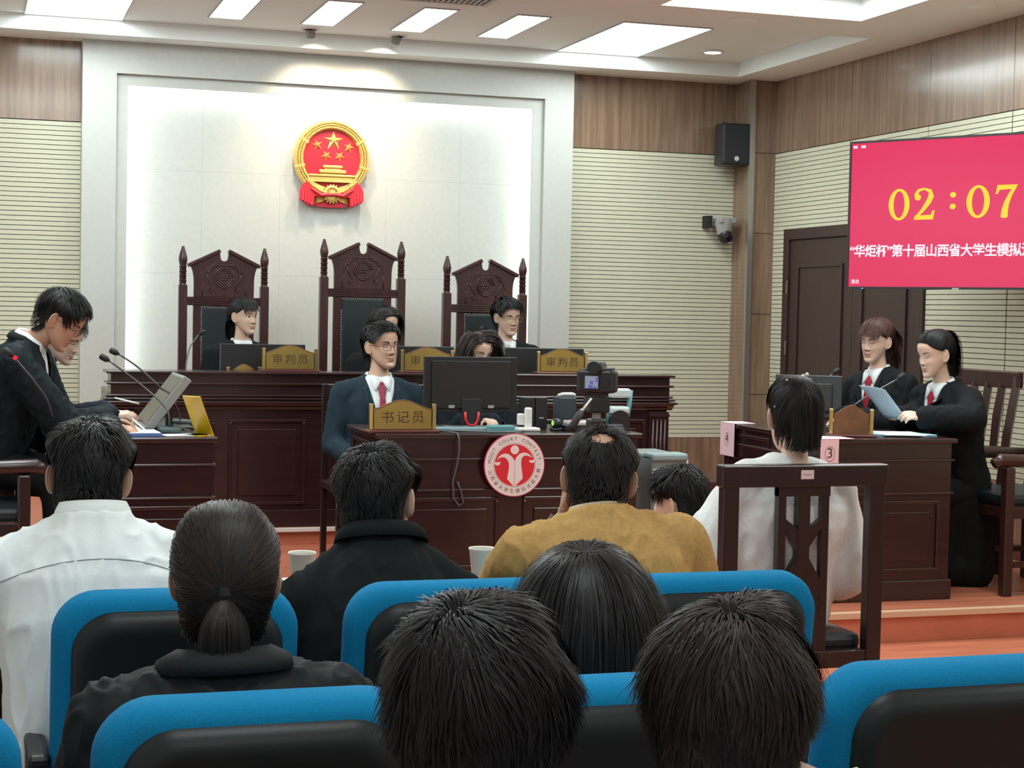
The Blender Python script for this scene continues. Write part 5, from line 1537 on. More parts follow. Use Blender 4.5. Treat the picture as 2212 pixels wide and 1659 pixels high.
class Person:
    def __init__(s, label, floor, pelvis, neck, head, yaw, hyaw, hpitch=0, hroll=0, hs=1.0, skin='a', face=True, eyes='open', female=False, smile=0,
                 shoulder=.185, group=None, girth=1.0, shz=.475):
        """yaw 0 faces the audience (-Y); positive turns towards +X. Points are in room coordinates"""
        s.pelvis, s.neck, s.headc = (np.array(v, float) for v in (pelvis, neck, head))
        s.o = np.array([s.pelvis[0], s.pelvis[1], floor])
        s.root = thing('person', label, 'person', s.o, 0, group)
        s.fwd = np.array([math.sin(yaw), -math.cos(yaw), 0])
        s.R = frame_from(s.neck - s.pelvis, s.fwd)
        s.Rh = rot3(0, 0, hyaw) @ rot3(hpitch, 0, 0) @ rot3(0, hroll, 0)
        s.hs = hs; s.k = np.linalg.norm(s.neck - s.pelvis) / .56
        s.sh = shoulder; s.shz = shz; s.girth = girth; s.female = female
        s.H = Head(face, eyes, female, smile)
        s.skin = skin_mats(skin, {'a': (.56, .36, .265), 'b': (.62, .42, .32), 'c': (.48, .285, .20), 'd': (.66, .46, .36)}[skin])
        s.hands = []; s.arms = {}
        s.floor = floor
        s.nk = .050 if not female else .044
    def L(s, p): return np.asarray(p, float) - s.o
    def tor(s, x, y, z):
        """torso point: x across, y back, z up from the pelvis (unit torso .56 tall)"""
        return s.pelvis + s.R @ (np.array([x, y, z]) * np.array([1, 1, s.k]))
    def shoulder_pt(s, sx): return s.tor(sx * s.sh, .005, s.shz)
    def arm(s, sx, elbow, wrist, fdir=None, palm=None, curl=.5, hand=True, pinch=False, spread=1.0):
        s.fine = getattr(s, 'fine', False) or fdir is not None and palm is not None
        """sx = -1/+1: the torso x side"""
        s.arms[sx] = (s.shoulder_pt(sx), np.array(elbow, float), np.array(wrist, float))
        if hand:
            f = np.array(fdir if fdir is not None else s.arms[sx][2] - s.arms[sx][1], float)
            n = np.array(palm if palm is not None else (0, 0, -1), float)
            # the thumb lies towards the body's middle when the palm faces down
            s.hands.append((s.arms[sx][2], f, n, (1 if sx < 0 else -1), curl, pinch, spread))
        return s
    def head_pt(s, p): return s.headc + s.Rh @ (np.asarray(p) * s.hs)
    def build_body(s, legs=None, bare_neck=False):
        b = MB()
        for V, in [(np.concatenate(s.H.mb.v),)]:
            V = (V * s.hs) @ s.Rh.T + s.headc - s.o
            b.v.append(V); b.n += len(V); b.f += s.H.mb.f; b.m += s.H.mb.m
        # neck
        h0 = s.L(s.head_pt((0, .018, -.035))); n0 = s.L(s.neck); h1 = s.L(s.head_pt((0, .012, -.085)))
        n_ = s.nk
        b.tube([h0, h1, h1 * .45 + n0 * .55, n0, n0 + (s.L(s.pelvis) - n0) * .07], [n_ * .92, n_ * .94, n_ * .97, n_ * 1.12, n_ * 1.6], 24)
        # trunk, arms and legs under the clothes, one skin
        c = MB(); g = s.girth * .86
        loft(c, [(z * s.k, 0, y0, rx * g, ry * g) for z, y0, rx, ry in ((-.03, 0, .12, .10), (0, 0, .155, .115), (.12, 0, .145, .105), (.25, 0, .150, .110), (.38, 0, .165, .115), (.46, .0, .15, .10), (.53, .0, .07, .06))], (s.R, s.L(s.pelvis)))
        for sx, (a, e, w) in s.arms.items():
            cone_sphere(c, s.L(s.tor(sx * .06, 0, .47)), .04, s.L(a), .040); cone_sphere(c, s.L(a), .043, s.L(e), .036); cone_sphere(c, s.L(e), .036, s.L(w), .024)
        for hip, knee, ank in (legs or []):
            cone_sphere(c, s.L(hip), .072, s.L(knee), .050); cone_sphere(c, s.L(knee), .048, s.L(ank), .034); 
            f = np.array(ank, float) + s.fwd * .12; f[2] = max(s.floor + .03, ank[2] - .05); cone_sphere(c, s.L(ank), .036, s.L(f), .028)
        V, F = fuse(c, .020, 2)
        b.add(V, F, 0)
        for (w, f, n, sd, cu, pi_, sp) in s.hands:
            hb = MB(); hand_shape(hb, s.L(w), f, n, sd, cu, sp, .96 if not s.female else .88, pi_)
            V, F = fuse(hb, .0034 if s.fine else .0058, 5 if s.fine else 2, .4); b.add(V, F, 0)
        o = b.build('body', s.skin, s.root, smooth=True, fix=False)
        return o
    def garment(s, name, m, grow=.012, arm_r=(.060, .050, .042), cut=None, voxel=.010, wr=.003, body=None, neck_r=.072, hem=-.06, sleeves=True, back_round=0, wfreq=55, drop=0.0, slope=1.0, extra=None, sm=6, cuff=.96):
        """coat, shirt or robe over trunk and arms; cut = (half width at top, depth) opens a V at the chest"""
        c = MB(); g = s.girth
        gr = grow
        secs = body or ((hem, .0, .150, .120), (0, 0, .168, .125), (.12, 0, .158, .116), (.25, 0, .162, .120), (.36, .0, .176, .126), (.44, .004, .172, .116), (.50, .006, .130, .092), (.545, .006, .085, .070), (.575, .006, neck_r * .9, .060))
        secs = [(z, y0, rx * (1 - (1 - slope) * smooth01(.34, .48, z)), ry) for z, y0, rx, ry in secs]
        loft(c, [(z * s.k, 0, y0 + back_round * math.exp(-((z - .36) / .16) ** 2), rx * g + gr, ry * g + gr) for z, y0, rx, ry in secs], (s.R, s.L(s.pelvis)))
        for sx, (a, e, w) in s.arms.items():
            a = a - np.array([0, 0, drop])
            cone_sphere(c, s.L(s.tor(sx * .055, .006, .525)), .040 + gr, s.L(a), arm_r[0] + gr * .6)
            if sleeves:
                cone_sphere(c, s.L(a), arm_r[0] + gr, s.L(e), arm_r[1] + gr)
                we = e + (w - e) * cuff
                cone_sphere(c, s.L(e), arm_r[1] + gr, s.L(we), arm_r[2] + gr)
        if extra: extra(c, s)
        V, F = fuse(c, voxel, sm)
        if wr: V = wrinkle(V, F, wr, wfreq)
        me = bpy.data.meshes.new(name); me.from_pydata(V.tolist(), [], F)
        if cut:
            hw, depth, ztop = cut
            bm = bmesh.new(); bm.from_mesh(me)
            x = s.R[:, 0]; z = s.R[:, 2]; f = -s.R[:, 1]
            pt = s.L(s.tor(0, 0, ztop - depth))
            planes = []
            for sx in (-1, 1):
                n = _n(x * sx * depth * s.k - z * hw)          # outward side of the V
                planes.append((pt, n))
                bmesh.ops.bisect_plane(bm, geom=bm.verts[:] + bm.edges[:] + bm.faces[:], plane_co=pt.tolist(), plane_no=n.tolist())
            kill = []
            for fc in bm.faces:
                q = np.array(fc.calc_center_median()) - pt
                if q @ f > .02 - .0 and all(q @ n < 0 for _, n in planes): kill.append(fc)
            bmesh.ops.delete(bm, geom=kill, context='FACES')
            bm.to_mesh(me); bm.free()
        me.materials.append(m)
        me.polygons.foreach_set('use_smooth', [True] * len(me.polygons)); me.update()
        o = link(name, me, s.root)
        if cut:
            so = o.modifiers.new('thick', 'SOLIDIFY'); so.thickness = .004; so.offset = -1
        return o
    def on(s, garment, pts, off=.004):
        """torso-front points (x, z) dropped onto a garment along the chest direction"""
        dg = bpy.context.evaluated_depsgraph_get()
        me = garment.data
        bv = BVHTree.FromPolygons([v.co[:] for v in me.vertices], [p.vertices[:] for p in me.polygons])
        f = -s.R[:, 1]; out = []
        for x, z in pts:
            o = s.L(s.tor(x, -.5, z)); h = bv.ray_cast(Vector(o.tolist()), Vector((-f).tolist()))
            q = np.array(h[0]) if h[0] is not None else s.L(s.tor(x, -.10, z))
            out.append(q + f * off)
        return np.array(out)
    def patch(s, name, m, garment, rows, off=.004, thick=.003, parent=None):
        """rows: list of equally long lists of (x, z); a cloth piece lying on the garment"""
        n = len(rows[0]); G = np.array([s.on(garment, r, off) for r in rows])
        b = MB(); b.grid(G)
        o = b.build(name, m, parent or s.root, smooth=True)
        so = o.modifiers.new('thick', 'SOLIDIFY'); so.thickness = thick; so.offset = 0
        return o
    def collar(s, name, m, r=.062, h=.042, gap=.5, flare=.010, tilt=0.0, fold=True, back=0.0, ry=None):
        """standing collar with a turned-down fall around the neck; gap: half opening angle at the front"""
        a = np.linspace(-PI / 2 + gap, 3 * PI / 2 - gap, 34); ry = ry or r * .92
        base = s.L(s.neck) - s.R[:, 2] * .012 + s.R[:, 1] * back
        rows = []
        prof = [(0.0, 0.0), (.5, -.002), (1.0, -.004)] + ([(1.08, .003), (.7, flare + .004), (.12, flare + .010)] if fold else [])
        for t, o in prof:
            dip = -.030 * (1 - np.clip((np.sin(a) + 1) / 1.1, 0, 1)) 
            P = base + np.outer(np.cos(a) * (r + o), s.R[:, 0]) + np.outer(np.sin(a) * (ry + o), s.R[:, 1]) + np.outer(h * t + dip + (np.sin(a) + 1) * tilt, s.R[:, 2])
            rows.append(P)
        b = MB(); b.grid(np.array(rows)); o = b.build(name, m, s.root, smooth=True)
        so = o.modifiers.new('thick', 'SOLIDIFY'); so.thickness = .003; so.offset = 0
        return o
    def hair(s, mats, style, n, width, length, name='hair', **k):
        gl = s.Rh.T @ np.array([0, 0, -1.0])
        parts = make_hair(style, n, width / s.hs, length, gl, **k)
        P2 = [((V * s.hs) @ s.Rh.T + s.headc - s.o, F, M) for V, F, M in parts]
        return link(name, raw_mesh(name, P2, mats), s.root)
    def glasses(s, m, round_=False, lens=(.024, .017)):
        b = MB(); t = rot3()
        for sx in (-1, 1):
            a = np.linspace(0, 2 * PI, 29); e = 2.0 if round_ else 3.2
            x = sx * .032 + lens[0] * np.sign(np.cos(a)) * np.abs(np.cos(a)) ** (2 / e); z = -.004 + lens[1] * np.sign(np.sin(a)) * np.abs(np.sin(a)) ** (2 / e)
            y = -.0985 + .25 * np.abs(x) ** 2 * 6
            b.tube(np.stack([x, y, z], 1), .0011, 6)
            b.tube([(sx * (.032 + lens[0]), -.096 + .006, .003), (sx * .0740, -.078, .004), (sx * .0800, -.02, .004), (sx * .0810, .006, .006), (sx * .079, .018, -.008)], .0012, 6)
        b.tube([(-.032 + lens[0], -.1005, .001), (0, -.1035, .003), (.032 - lens[0], -.1005, .001)], .0011, 6)
        V = np.concatenate(b.v); b2 = MB(); b2.add((V * s.hs) @ s.Rh.T + s.headc - s.o, b.f)
        return b2.build('glasses', m, s.root, smooth=True)
    def legs_wear(s, name, m, legs, r=(.095, .068, .055), voxel=.024):
        c = MB()
        for hip, knee, ank in legs:
            cone_sphere(c, s.L(hip), r[0], s.L(knee), r[1]); cone_sphere(c, s.L(knee), r[1], s.L(ank), r[2])
        cone_sphere(c, s.L(legs[0][0]), r[0] + .01, s.L(legs[1][0]), r[0] + .01)
        V, F = fuse(c, voxel, 4); b = MB(); b.add(V, F)
        return b.build(name, m, s.root, smooth=True, fix=False)
    def sit_legs(s, reach=.42, spread=.10, z=None):
        out = []
        x = np.cross([0, 0, 1.0], -s.fwd); x = _n(x)
        for sx in (-1, 1):
            hip = s.pelvis + x * sx * .085 + np.array([0, 0, -.02])
            knee = s.pelvis + s.fwd * reach + x * sx * spread; knee[2] = s.floor + .48
            knee[2] = max(knee[2], hip[2] - .05)
            ank = knee + s.fwd * .02; ank[2] = s.floor + .09
            out.append((hip, knee, ank))
        return out
M_GLASS_F = mat('thin_dark_frame', (.03, .022, .02), .3, metal=.5)
M_GLASS_S = mat('thin_gilt_frame', (.45, .36, .26), .25, metal=.8)
HAIR_BLK = hair_mats('black', (.009, .0085, .009)); HAIR_DK = hair_mats('soft_black', (.015, .013, .013)); HAIR_BR = hair_mats('brown', (.060, .028, .022)); HAIR_DB = hair_mats('dark_brown', (.022, .014, .013))
# ================================================================== people: who sits where
M_ROBE = cloth('robe_black', (.0075, .009, .010), .8)
M_SHIRT = cloth('shirt_white', (.66, .70, .71), .8, bump=.12)
M_NAVY = cloth('navy_suit', (.014, .028, .040), .75)
M_NAVYD = cloth('dark_navy_suit', (.010, .016, .022), .75)
M_BLKSUIT = cloth('black_suit', (.0075, .009, .010), .8)
M_REDTIE = cloth('red_tie', (.26, .012, .028), .6)
M_TROUS = cloth('dark_trousers', (.010, .011, .013), .85)

def default_arms(p, hands=True, fwd=.23, out=.05, up=.03, drop=.27):
    x = p.R[:, 0]
    for sx in (-1, 1):
        a = p.shoulder_pt(sx)
        e = a + x * sx * out + np.array([0, 0, -drop]) + p.fwd * .05
        w = e + p.fwd * fwd - x * sx * .06 + np.array([0, 0, up])
        p.arm(sx, e, w, hand=hands, curl=.55)
def vneck(p, shirt_m, coat_m, coat_name, cut=(.070, .24, .565), tie=None, lapel=True, grow=.014, arm_r=(.058, .050, .044), wr=.0025, collar_m=None, robe=False, extra=None, voxel=.012):
    sh = p.garment('shirt', shirt_m, grow=.003, arm_r=(.05, .044, .036), sleeves=False, voxel=.015, wr=.0)
    co = p.garment(coat_name, coat_m, grow=grow, arm_r=arm_r, cut=cut, voxel=voxel, wr=wr, extra=extra)
    p.collar('shirt_collar', shirt_m, r=p.nk + .012, h=.034, gap=.50, flare=.006)
    hw, dp, zt = cut; z0 = zt - dp
    if tie is not None:
        zs_ = np.linspace(zt - .035, z0 - .03, 9); ws = np.interp(np.arange(9), [0, 1, 2, 8], [.017, .021, .014, .030])
        t_ = p.patch('tie', tie, sh, [[(-w, z), (-w * .3, z), (w * .3, z), (w, z)] for w, z in zip(ws, zs_)], off=.006, thick=.003)
    if lapel:
        for sx in (-1, 1):
            rows = []
            for i in range(9):
                u = i / 8; z = z0 + dp * u * .80; xi = hw * u * .80
                wd = (.045 if not robe else .030) * math.sin(PI * min(1, .12 + u * .75)) ** .8 + (.004 if not robe else .010)
                rows.append([(sx * (xi - .002), z), (sx * (xi + wd * .5), z + .006), (sx * (xi + wd), z + .012)])
            p.patch('lapel' if not robe else 'robe_band', coat_m, co, rows, off=.0045, thick=.004)
    p.collar('coat_collar', coat_m, r=p.nk + .024, h=.016, gap=2.0, flare=.006, back=.008)
    for sx in (-1, 1):
        p.patch('collar_point', shirt_m, sh, [[(sx * .004, .550), (sx * .030, .562), (sx * .058, .568)], [(sx * .016, .524), (sx * .036, .536), (sx * .058, .552)], [(sx * .036, .496), (sx * .039, .500), (sx * .043, .506)]], off=.008, thick=.002)
    return sh, co

SEATP_ = dict(group='people seated at the front')
# ------------------------------------------------------------------ the three judges
hd = at(527, 684, Y=10.55)
p = Person('person in a black judge robe glancing sideways, dark tied hair with a fringe', P2, hd + (-.02, .02, -.73), hd + (-.012, .022, -.160), hd, .12, .62, .03, .02, .94, 'b', female=True, shoulder=.165, group='judges on the bench')
default_arms(p); p.build_body(p.sit_legs()); p.legs_wear('trousers', M_TROUS, p.sit_legs())
vneck(p, M_SHIRT, M_ROBE, 'robe', cut=(.062, .17, .565), grow=.016, arm_r=(.062, .062, .066), robe=True)
p.hair(HAIR_BLK, 'tied', 1500, .0034, .1, tie=(.0, .108, .035), tail=.20, taildir=(0, .5, -.8), bangs=.062, thick=.010, seed=2)
hd = at(831, 703, Y=10.55)
p = Person('person in a black judge robe half hidden behind the clerk in the navy suit', P2, hd + (.0, .03, -.73), hd + (-.005, .03, -.160), hd, .1, .42, .20, 0, .95, 'b', eyes='down', female=True, shoulder=.165, group='judges on the bench')
default_arms(p); p.build_body(p.sit_legs()); p.legs_wear('trousers', M_TROUS, p.sit_legs())
vneck(p, M_SHIRT, M_ROBE, 'robe', cut=(.062, .17, .565), grow=.016, arm_r=(.062, .062, .066), robe=True)
p.hair(HAIR_DK, 'long', 1500, .0034, .20, part=-.012, seed=3, lift=.2)
p.glasses(M_GLASS_F, True, (.024, .019))
hd = at(1096, 685, Y=10.55)
p = Person('person in a black judge robe and round glasses looking down, short hair', P2, hd + (-.005, .03, -.74), hd + (-.005, .022, -.165), hd, .0, .22, .16, -.02, .97, 'b', eyes='down', shoulder=.18, group='judges on the bench')
default_arms(p); p.build_body(p.sit_legs()); p.legs_wear('trousers', M_TROUS, p.sit_legs())
vneck(p, M_SHIRT, M_ROBE, 'robe', cut=(.066, .18, .565), grow=.020, arm_r=(.062, .062, .066), robe=True)
p.hair(HAIR_BLK, 'short', 1900, .0032, .055, seed=4, lift=1.0, thick=.014, gravity=.15)
p.glasses(M_GLASS_S, True, (.026, .021))

# ------------------------------------------------------------------ the two clerks
hd = at(824, 747, Y=8.62)
p = Person('person in a navy suit, red tie and glasses, smiling behind the clerk name plate', P1, hd + (-.02, .03, -.75), hd + (-.008, .018, -.165), hd, .0, .40, .02, -.03, 1.0, 'a', eyes='down', smile=1.0, shoulder=.185, group='clerks at the middle desk')
x = p.R[:, 0]
for sx in (-1, 1):
    a = p.shoulder_pt(sx); e = a + x * sx * .055 + np.array([0, -.02, -.27]); w = e + p.fwd * .20 - x * sx * .05 + np.array([0, 0, -.04])
    p.arm(sx, e, w)
p.build_body(p.sit_legs()); p.legs_wear('trousers', M_TROUS, p.sit_legs())
vneck(p, M_SHIRT, M_NAVY, 'suit_jacket', cut=(.085, .30, .575), tie=mat('patterned_tie', (.20, .012, .035), .55, var=.9, scale=70, col2=(.09, .008, .02)), grow=.012)
p.hair(HAIR_BLK, 'short', 2600, .003, .030, seed=5, lift=.30, thick=.012, gravity=.05, fringe=.55, sides=.30, crown=(0, .06, .07), lock=.0, jitter=.15)
p.glasses(M_GLASS_F, False, (.024, .0155))
hd = at(1033, 763, Y=8.62)
p = Person('person with dark shoulder-length hair looking down behind the big monitor', P1, hd + (.0, .05, -.73), hd + (.0, .04, -.155), hd, .05, .22, .20, .03, .95, 'b', eyes='down', female=True, shoulder=.165, group='clerks at the middle desk')
x = p.R[:, 0]
for sx in (-1, 1):
    a = p.shoulder_pt(sx); e = a + x * sx * .05 + np.array([0, -.06, -.26])
    w = at(1032 if sx < 0 else 1062, 903, Z=ZD + .035) if True else None
    w = np.array([2.36 + .07 * (sx < 0) * 0 + (.11 if sx > 0 else 0), 8.14, ZD + .03])
    p.arm(sx, e, w, fdir=(0, -1, -.05), curl=.4)
p.build_body(p.sit_legs()); p.legs_wear('trousers', M_TROUS, p.sit_legs())
vneck(p, M_SHIRT, M_NAVYD, 'suit_jacket', cut=(.07, .24, .57), grow=.012)
p.hair(HAIR_DB, 'long', 2200, .0032, .27, part=-.018, seed=6, lift=.2, thick=.012)

# ------------------------------------------------------------------ two men writing on the left
hd = at(131, 690, Y=7.62)
nk = at(66, 738, Y=7.66); pv = np.array([nk[0] - .16, 7.72, nk[2] - .52])
p = Person('person in a black robe over a white collar and glasses, bending over to write', P1, pv, nk, hd, PI / 2 - .25, PI / 2 - .30, .62, 0, 1.03, 'c', eyes='down', shoulder=.18, group='lawyers writing at the left desk')
e1 = at(150, 935, Y=7.50); w1 = at(243, 921, Y=7.55)
p.arm(-1, e1, w1, fdir=(.9, -.05, -.18), palm=(.1, .25, -1), curl=.62, pinch=True)
e2 = at(130, 925, Y=7.95); w2 = at(232, 905, Y=7.90)
p.arm(1, e2, w2, fdir=(.9, -.2, -.15), palm=(.1, -.2, -1), curl=.5)
lg = p.sit_legs(reach=.30); p.build_body(lg); p.legs_wear('trousers', M_TROUS, lg)
p.garment('shirt', M_SHIRT, grow=.003, sleeves=False, voxel=.015, wr=0)
p.garment('robe', cloth('robe_teal_black', (.008, .013, .016), .75), grow=.016, arm_r=(.066, .066, .046), voxel=.010, wr=.004, cut=(.075, .22, .575), cuff=.90)
p.collar('shirt_collar', M_SHIRT, r=.066, h=.048, gap=.4, flare=.010, back=.002)
p.collar('coat_collar', M_BLKSUIT, r=.085, h=.034, gap=.8, flare=.010, back=.004)
p.hair(HAIR_BLK, 'short', 3800, .0026, .060, seed=7, lift=.6, thick=.013, gravity=.2, fringe=.45)
p.glasses(M_GLASS_F, False, (.023, .016))
b = MB(); ph_ = p.hands[0]; tip = w1 + np.array([.135, -.01, -.018])
simple('pen', 'white pen in the writing hand of the man in glasses', 'pen', MB().tube([tip + (.045, -.01, -.035), tip + (.04, -.01, -.03), tip + (-.05, .02, .05)], [.001, .0042, .0042], 8), M_WHITEP, smooth=True)
hd = at(134, 728, Y=8.22)
nk = at(92, 776, Y=8.28); pv = np.array([nk[0] - .14, 8.30, nk[2] - .52])
p = Person('person in a dark suit at the far side of the left desk, face bent down', P1, pv, nk, hd, PI / 2 - .12, PI / 2 - .50, .42, 0, .98, 'd', eyes='down', shoulder=.18, group='lawyers writing at the left desk')
e1 = at(150, 915, Y=8.10); w1 = at(238, 897, Y=8.05)
p.arm(-1, e1, w1, fdir=(.9, .0, .10), palm=(.1, .2, -1), curl=.75, pinch=True)
p.arm(1, e1 + (0, .4, 0), w1 + (0, .35, 0), fdir=(.9, -.2, -.1), palm=(0, 0, -1), curl=.5)
lg = p.sit_legs(reach=.30); p.build_body(lg); p.legs_wear('trousers', M_TROUS, lg)
vneck(p, M_SHIRT, M_NAVYD, 'suit_jacket', cut=(.085, .28, .575), grow=.013)
p.hair(HAIR_BLK, 'short', 1800, .003, .06, seed=8, lift=.6, thick=.012)
tip = w1 + np.array([.10, 0, .03])
simple('pen', 'white pen in the farther man\'s raised hand', 'pen', MB().tube([tip + (.03, -.02, .025), tip + (-.08, .01, .05)], [.004, .0042], 8), M_WHITEP, smooth=True)

# ------------------------------------------------------------------ two women in robes on the right
hd = at(1892, 737, Y=8.06)
p = Person('person in a black robe and red tie with brown fringed hair in a ponytail', P1, hd + (.10, .0, -.72), hd + (.028, .012, -.155), hd, -PI / 2 + .35, -1.12, .14, .03, .94, 'd', eyes='down', female=True, shoulder=.165, group='robed women at the right desk')
x = p.R[:, 0]
for sx in (-1, 1):
    a = p.shoulder_pt(sx); e = a + x * sx * .05 + np.array([-.04, 0, -.25]); w = np.array([4.47, 8.0 - .10 * sx, .965])
    p.arm(sx, e, w, fdir=(-.9, .0, -.1), palm=(0, 0, -1), curl=.5)
lg = p.sit_legs(reach=.28); p.build_body(lg); p.legs_wear('trousers', M_TROUS, lg)
vneck(p, M_SHIRT, M_ROBE, 'robe', cut=(.068, .24, .57), tie=M_REDTIE, grow=.015, arm_r=(.060, .062, .064), robe=True, wr=.003)
p.hair(HAIR_BR, 'tied', 2200, .0030, .1, tie=(.0, .085, .085), tail=.33, taildir=(-.1, 1.0, .15), bangs=.064, wave=.20, thick=.012, seed=9, tail_r=.032)
MB().sphere(p.L(p.head_pt((0, .090, .088))), (.016, .012, .016), 12, 8).build('hair_tie', mat('pink_tie', (.45, .18, .18), .7), p.root, smooth=True)
hd = at(2020, 765, Y=7.58)
nk = hd + (.055, .01, -.150)
p = Person('person in a black robe and red tie reading a pale sheet, black high ponytail', P1, nk + (.12, .02, -.53), nk, hd, -PI / 2 + .18, -PI / 2 + .10, .22, .0, .95, 'd', eyes='down', female=True, shoulder=.17, group='robed women at the right desk')
hr = at(1930, 903, Y=7.66); hl = at(1990, 903, Y=7.44)
p.arm(1, at(2098, 905, Y=7.30), hl + (.02, 0, 0), fdir=(-.9, .10, .18), palm=(.1, .55, -.8), curl=.62, pinch=True)
p.arm(-1, at(2010, 900, Y=7.90), hr + (.045, .02, 0), fdir=(-.9, -.1, .12), palm=(.05, -.5, .8), curl=.72, pinch=True)
lg = p.sit_legs(reach=.28); p.build_body(lg); p.legs_wear('trousers', M_TROUS, lg)
def robe_skirt(c, s):
    q = s.L(s.pelvis)
    cone_sphere(c, q + (0, 0, .02), .17, q + (-.05, 0, -.10), .19); cone_sphere(c, q + (.02, -.03, -.10), .17, q + (.05, -.06, -.42), .125)
    cone_sphere(c, q + (-.12, -.03, -.08), .13, q + (-.16, -.05, -.40), .11)
    cone_sphere(c, q + (-.1, -.04, -.40), .11, q + (.05, -.06, -.42), .12)
vneck(p, M_SHIRT, M_ROBE, 'robe', cut=(.066, .26, .57), tie=M_REDTIE, grow=.014, arm_r=(.060, .066, .052), robe=True, wr=.0035, extra=robe_skirt)
p.hair(HAIR_BLK, 'tied', 2600, .0028, .1, tie=(.0, .075, .102), tail=.29, taildir=(-.05, 1.0, .50), thick=.010, seed=10, tail_r=.022, gravity=.62, jitter=.25)
# the sheet she reads: a single page, slightly bowed, held between both hands
c00, c10, c11, c01 = at(1912, 903, Y=7.63), at(1962, 912, Y=7.50), at(1912, 842, Y=7.42), at(1856, 832, Y=7.58)
G = []
for i in range(9):
    u = i / 8; row = []
    for j in range(7):
        v = j / 6; q = (c00 * (1 - v) + c10 * v) * (1 - u) + (c01 * (1 - v) + c11 * v) * u
        row.append(q + np.array([.4, -.6, .3]) * .012 * math.sin(PI * v) + np.array([0, 0, .004]) * math.sin(PI * u))
    G.append(row)
o = MB().grid(np.array(G)).build('reading_sheet', mat('pale_blue_sheet', (.50, .66, .78), .8), smooth=True)
so = o.modifiers.new('thick', 'SOLIDIFY'); so.thickness = .0012
o['label'] = 'pale blue-white sheet held up in both hands by the robed woman'; o['category'] = 'paper'

# ------------------------------------------------------------------ girl on the witness chair
hd = at(1714, 900, Y=4.92)
nk = at(1716, 1004, Y=4.90)
p = Person('person in a loose white top on the X-backed chair, pearl-pinned ponytail', 0, np.array([2.475, 4.97, .60]), nk, hd, PI - .05, PI - .16, .10, .0, .98, 'd', face=False, female=True, shoulder=.145)
x = p.R[:, 0]
for sx in (-1, 1):
    a = p.shoulder_pt(sx); e = a + x * sx * (.11 if sx > 0 else .055) + np.array([0, .04, -.25]); w = e + np.array([0, .22, -.02]) - x * sx * .10
    p.arm(sx, e, w, curl=.5)
lg = p.sit_legs(); p.build_body(lg); p.legs_wear('skirt', cloth('grey_skirt', (.10, .10, .11)), lg, r=(.12, .09, .07))
p.garment('white_top', cloth('white_cotton', (.74, .78, .78), .85, bump=.15), grow=.026, arm_r=(.058, .088, .050), neck_r=.10, voxel=.009, wr=.0032, wfreq=30, drop=.01, hem=-.12, back_round=.012,
          body=((-.30, .0, .13, .10), (-.16, 0, .175, .14), (-.05, 0, .185, .14), (.12, .005, .17, .125), (.25, .01, .165, .12), (.36, .01, .172, .122), (.43, .008, .165, .11), (.485, .006, .125, .085), (.515, .006, .088, .068)))
p.hair(HAIR_BLK, 'tied', 5200, .0018, .1, tie=(-.008, .072, .092), tail=.225, taildir=(-.05, .75, -.25), thick=.012, seed=12, tail_r=.040, gravity=.95, low=.01, jitter=.9)
for q in ((.052, .050, .058), (.034, .052, .092), (.064, .048, .024), (.0, .082, .104), (-.010, .085, .108)):
    MB().sphere(p.L(p.head_pt(np.array(q) * 1.23)), .0062, 10, 8).build('pearl', mat('pearl', (.75, .72, .66), .25), p.root, smooth=True)
# ------------------------------------------------------------------ crouching helper beyond the mustard jacket
hd = at(1465, 1082, Y=5.55)
p = Person('person crouching low in dark clothes beyond the mustard jacket', 0, hd + (.06, .02, -.62), hd + (.02, -.012, -.16), hd, PI - .5, PI + .75, .12, .10, .95, 'b', face=False, shoulder=.16)
default_arms(p); 
lg = []
for sx in (-1, 1):
    hip = p.pelvis + p.R[:, 0] * sx * .09; kn = hip + p.fwd * .36 + (0, 0, .12); an = kn + (0, 0, 0); an = kn - p.fwd * .15; an[2] = .09; lg.append((hip, kn, an))
p.build_body(lg); p.legs_wear('trousers', M_TROUS, lg)
p.garment('jacket', M_BLKSUIT, grow=.014, voxel=.013, wr=.003); p.collar('shirt_collar', cloth('cream_collar', (.45, .38, .26)), r=.062, h=.03)
p.hair(HAIR_BLK, 'short', 3200, .0024, .06, seed=13, lift=.35, thick=.018, gravity=.7, crown=(.01, .03, .11))

# ------------------------------------------------------------------ first audience row, seen from behind
SEATED = 'audience in the first row'
hd = at(193, 1034, Y=3.80); nk = at(200, 1125, Y=3.72)
p = Person('person in a white shirt with thick dark hair, head bowed, in the first row', 0, np.array([nk[0] + .0, 3.60, nk[2] - .58]), nk, hd, PI + .03, PI - .08, .30, -.06, .98, 'c', face=False, shoulder=.20, group=SEATED, girth=1.05, shz=.455)
x = p.R[:, 0]
for sx in (-1, 1):
    a = p.shoulder_pt(sx); e = a + x * sx * .10 + np.array([0, .10, -.24]); w = np.array([nk[0] - sx * .14, 4.12, .80])
    p.arm(sx, e, w, fdir=(0, 1, 0), curl=.4)
lg = p.sit_legs(); p.build_body(lg); p.legs_wear('trousers', M_TROUS, lg)
g = p.garment('white_shirt', cloth('fine_white_shirt', (.74, .80, .80), .75, bump=.08, var=.02), grow=.016, arm_r=(.064, .062, .046), voxel=.007, wr=.0030, wfreq=46, back_round=.02, slope=.93)
p.collar('shirt_collar', MATS['cloth_fine_white_shirt'], r=.068, h=.046, gap=.35, flare=.007, back=.004)
p.hair(HAIR_BLK, 'short', 5800, .0020, .070, seed=14, lift=.55, thick=.013, gravity=.25, wave=.14, jitter=1.1)
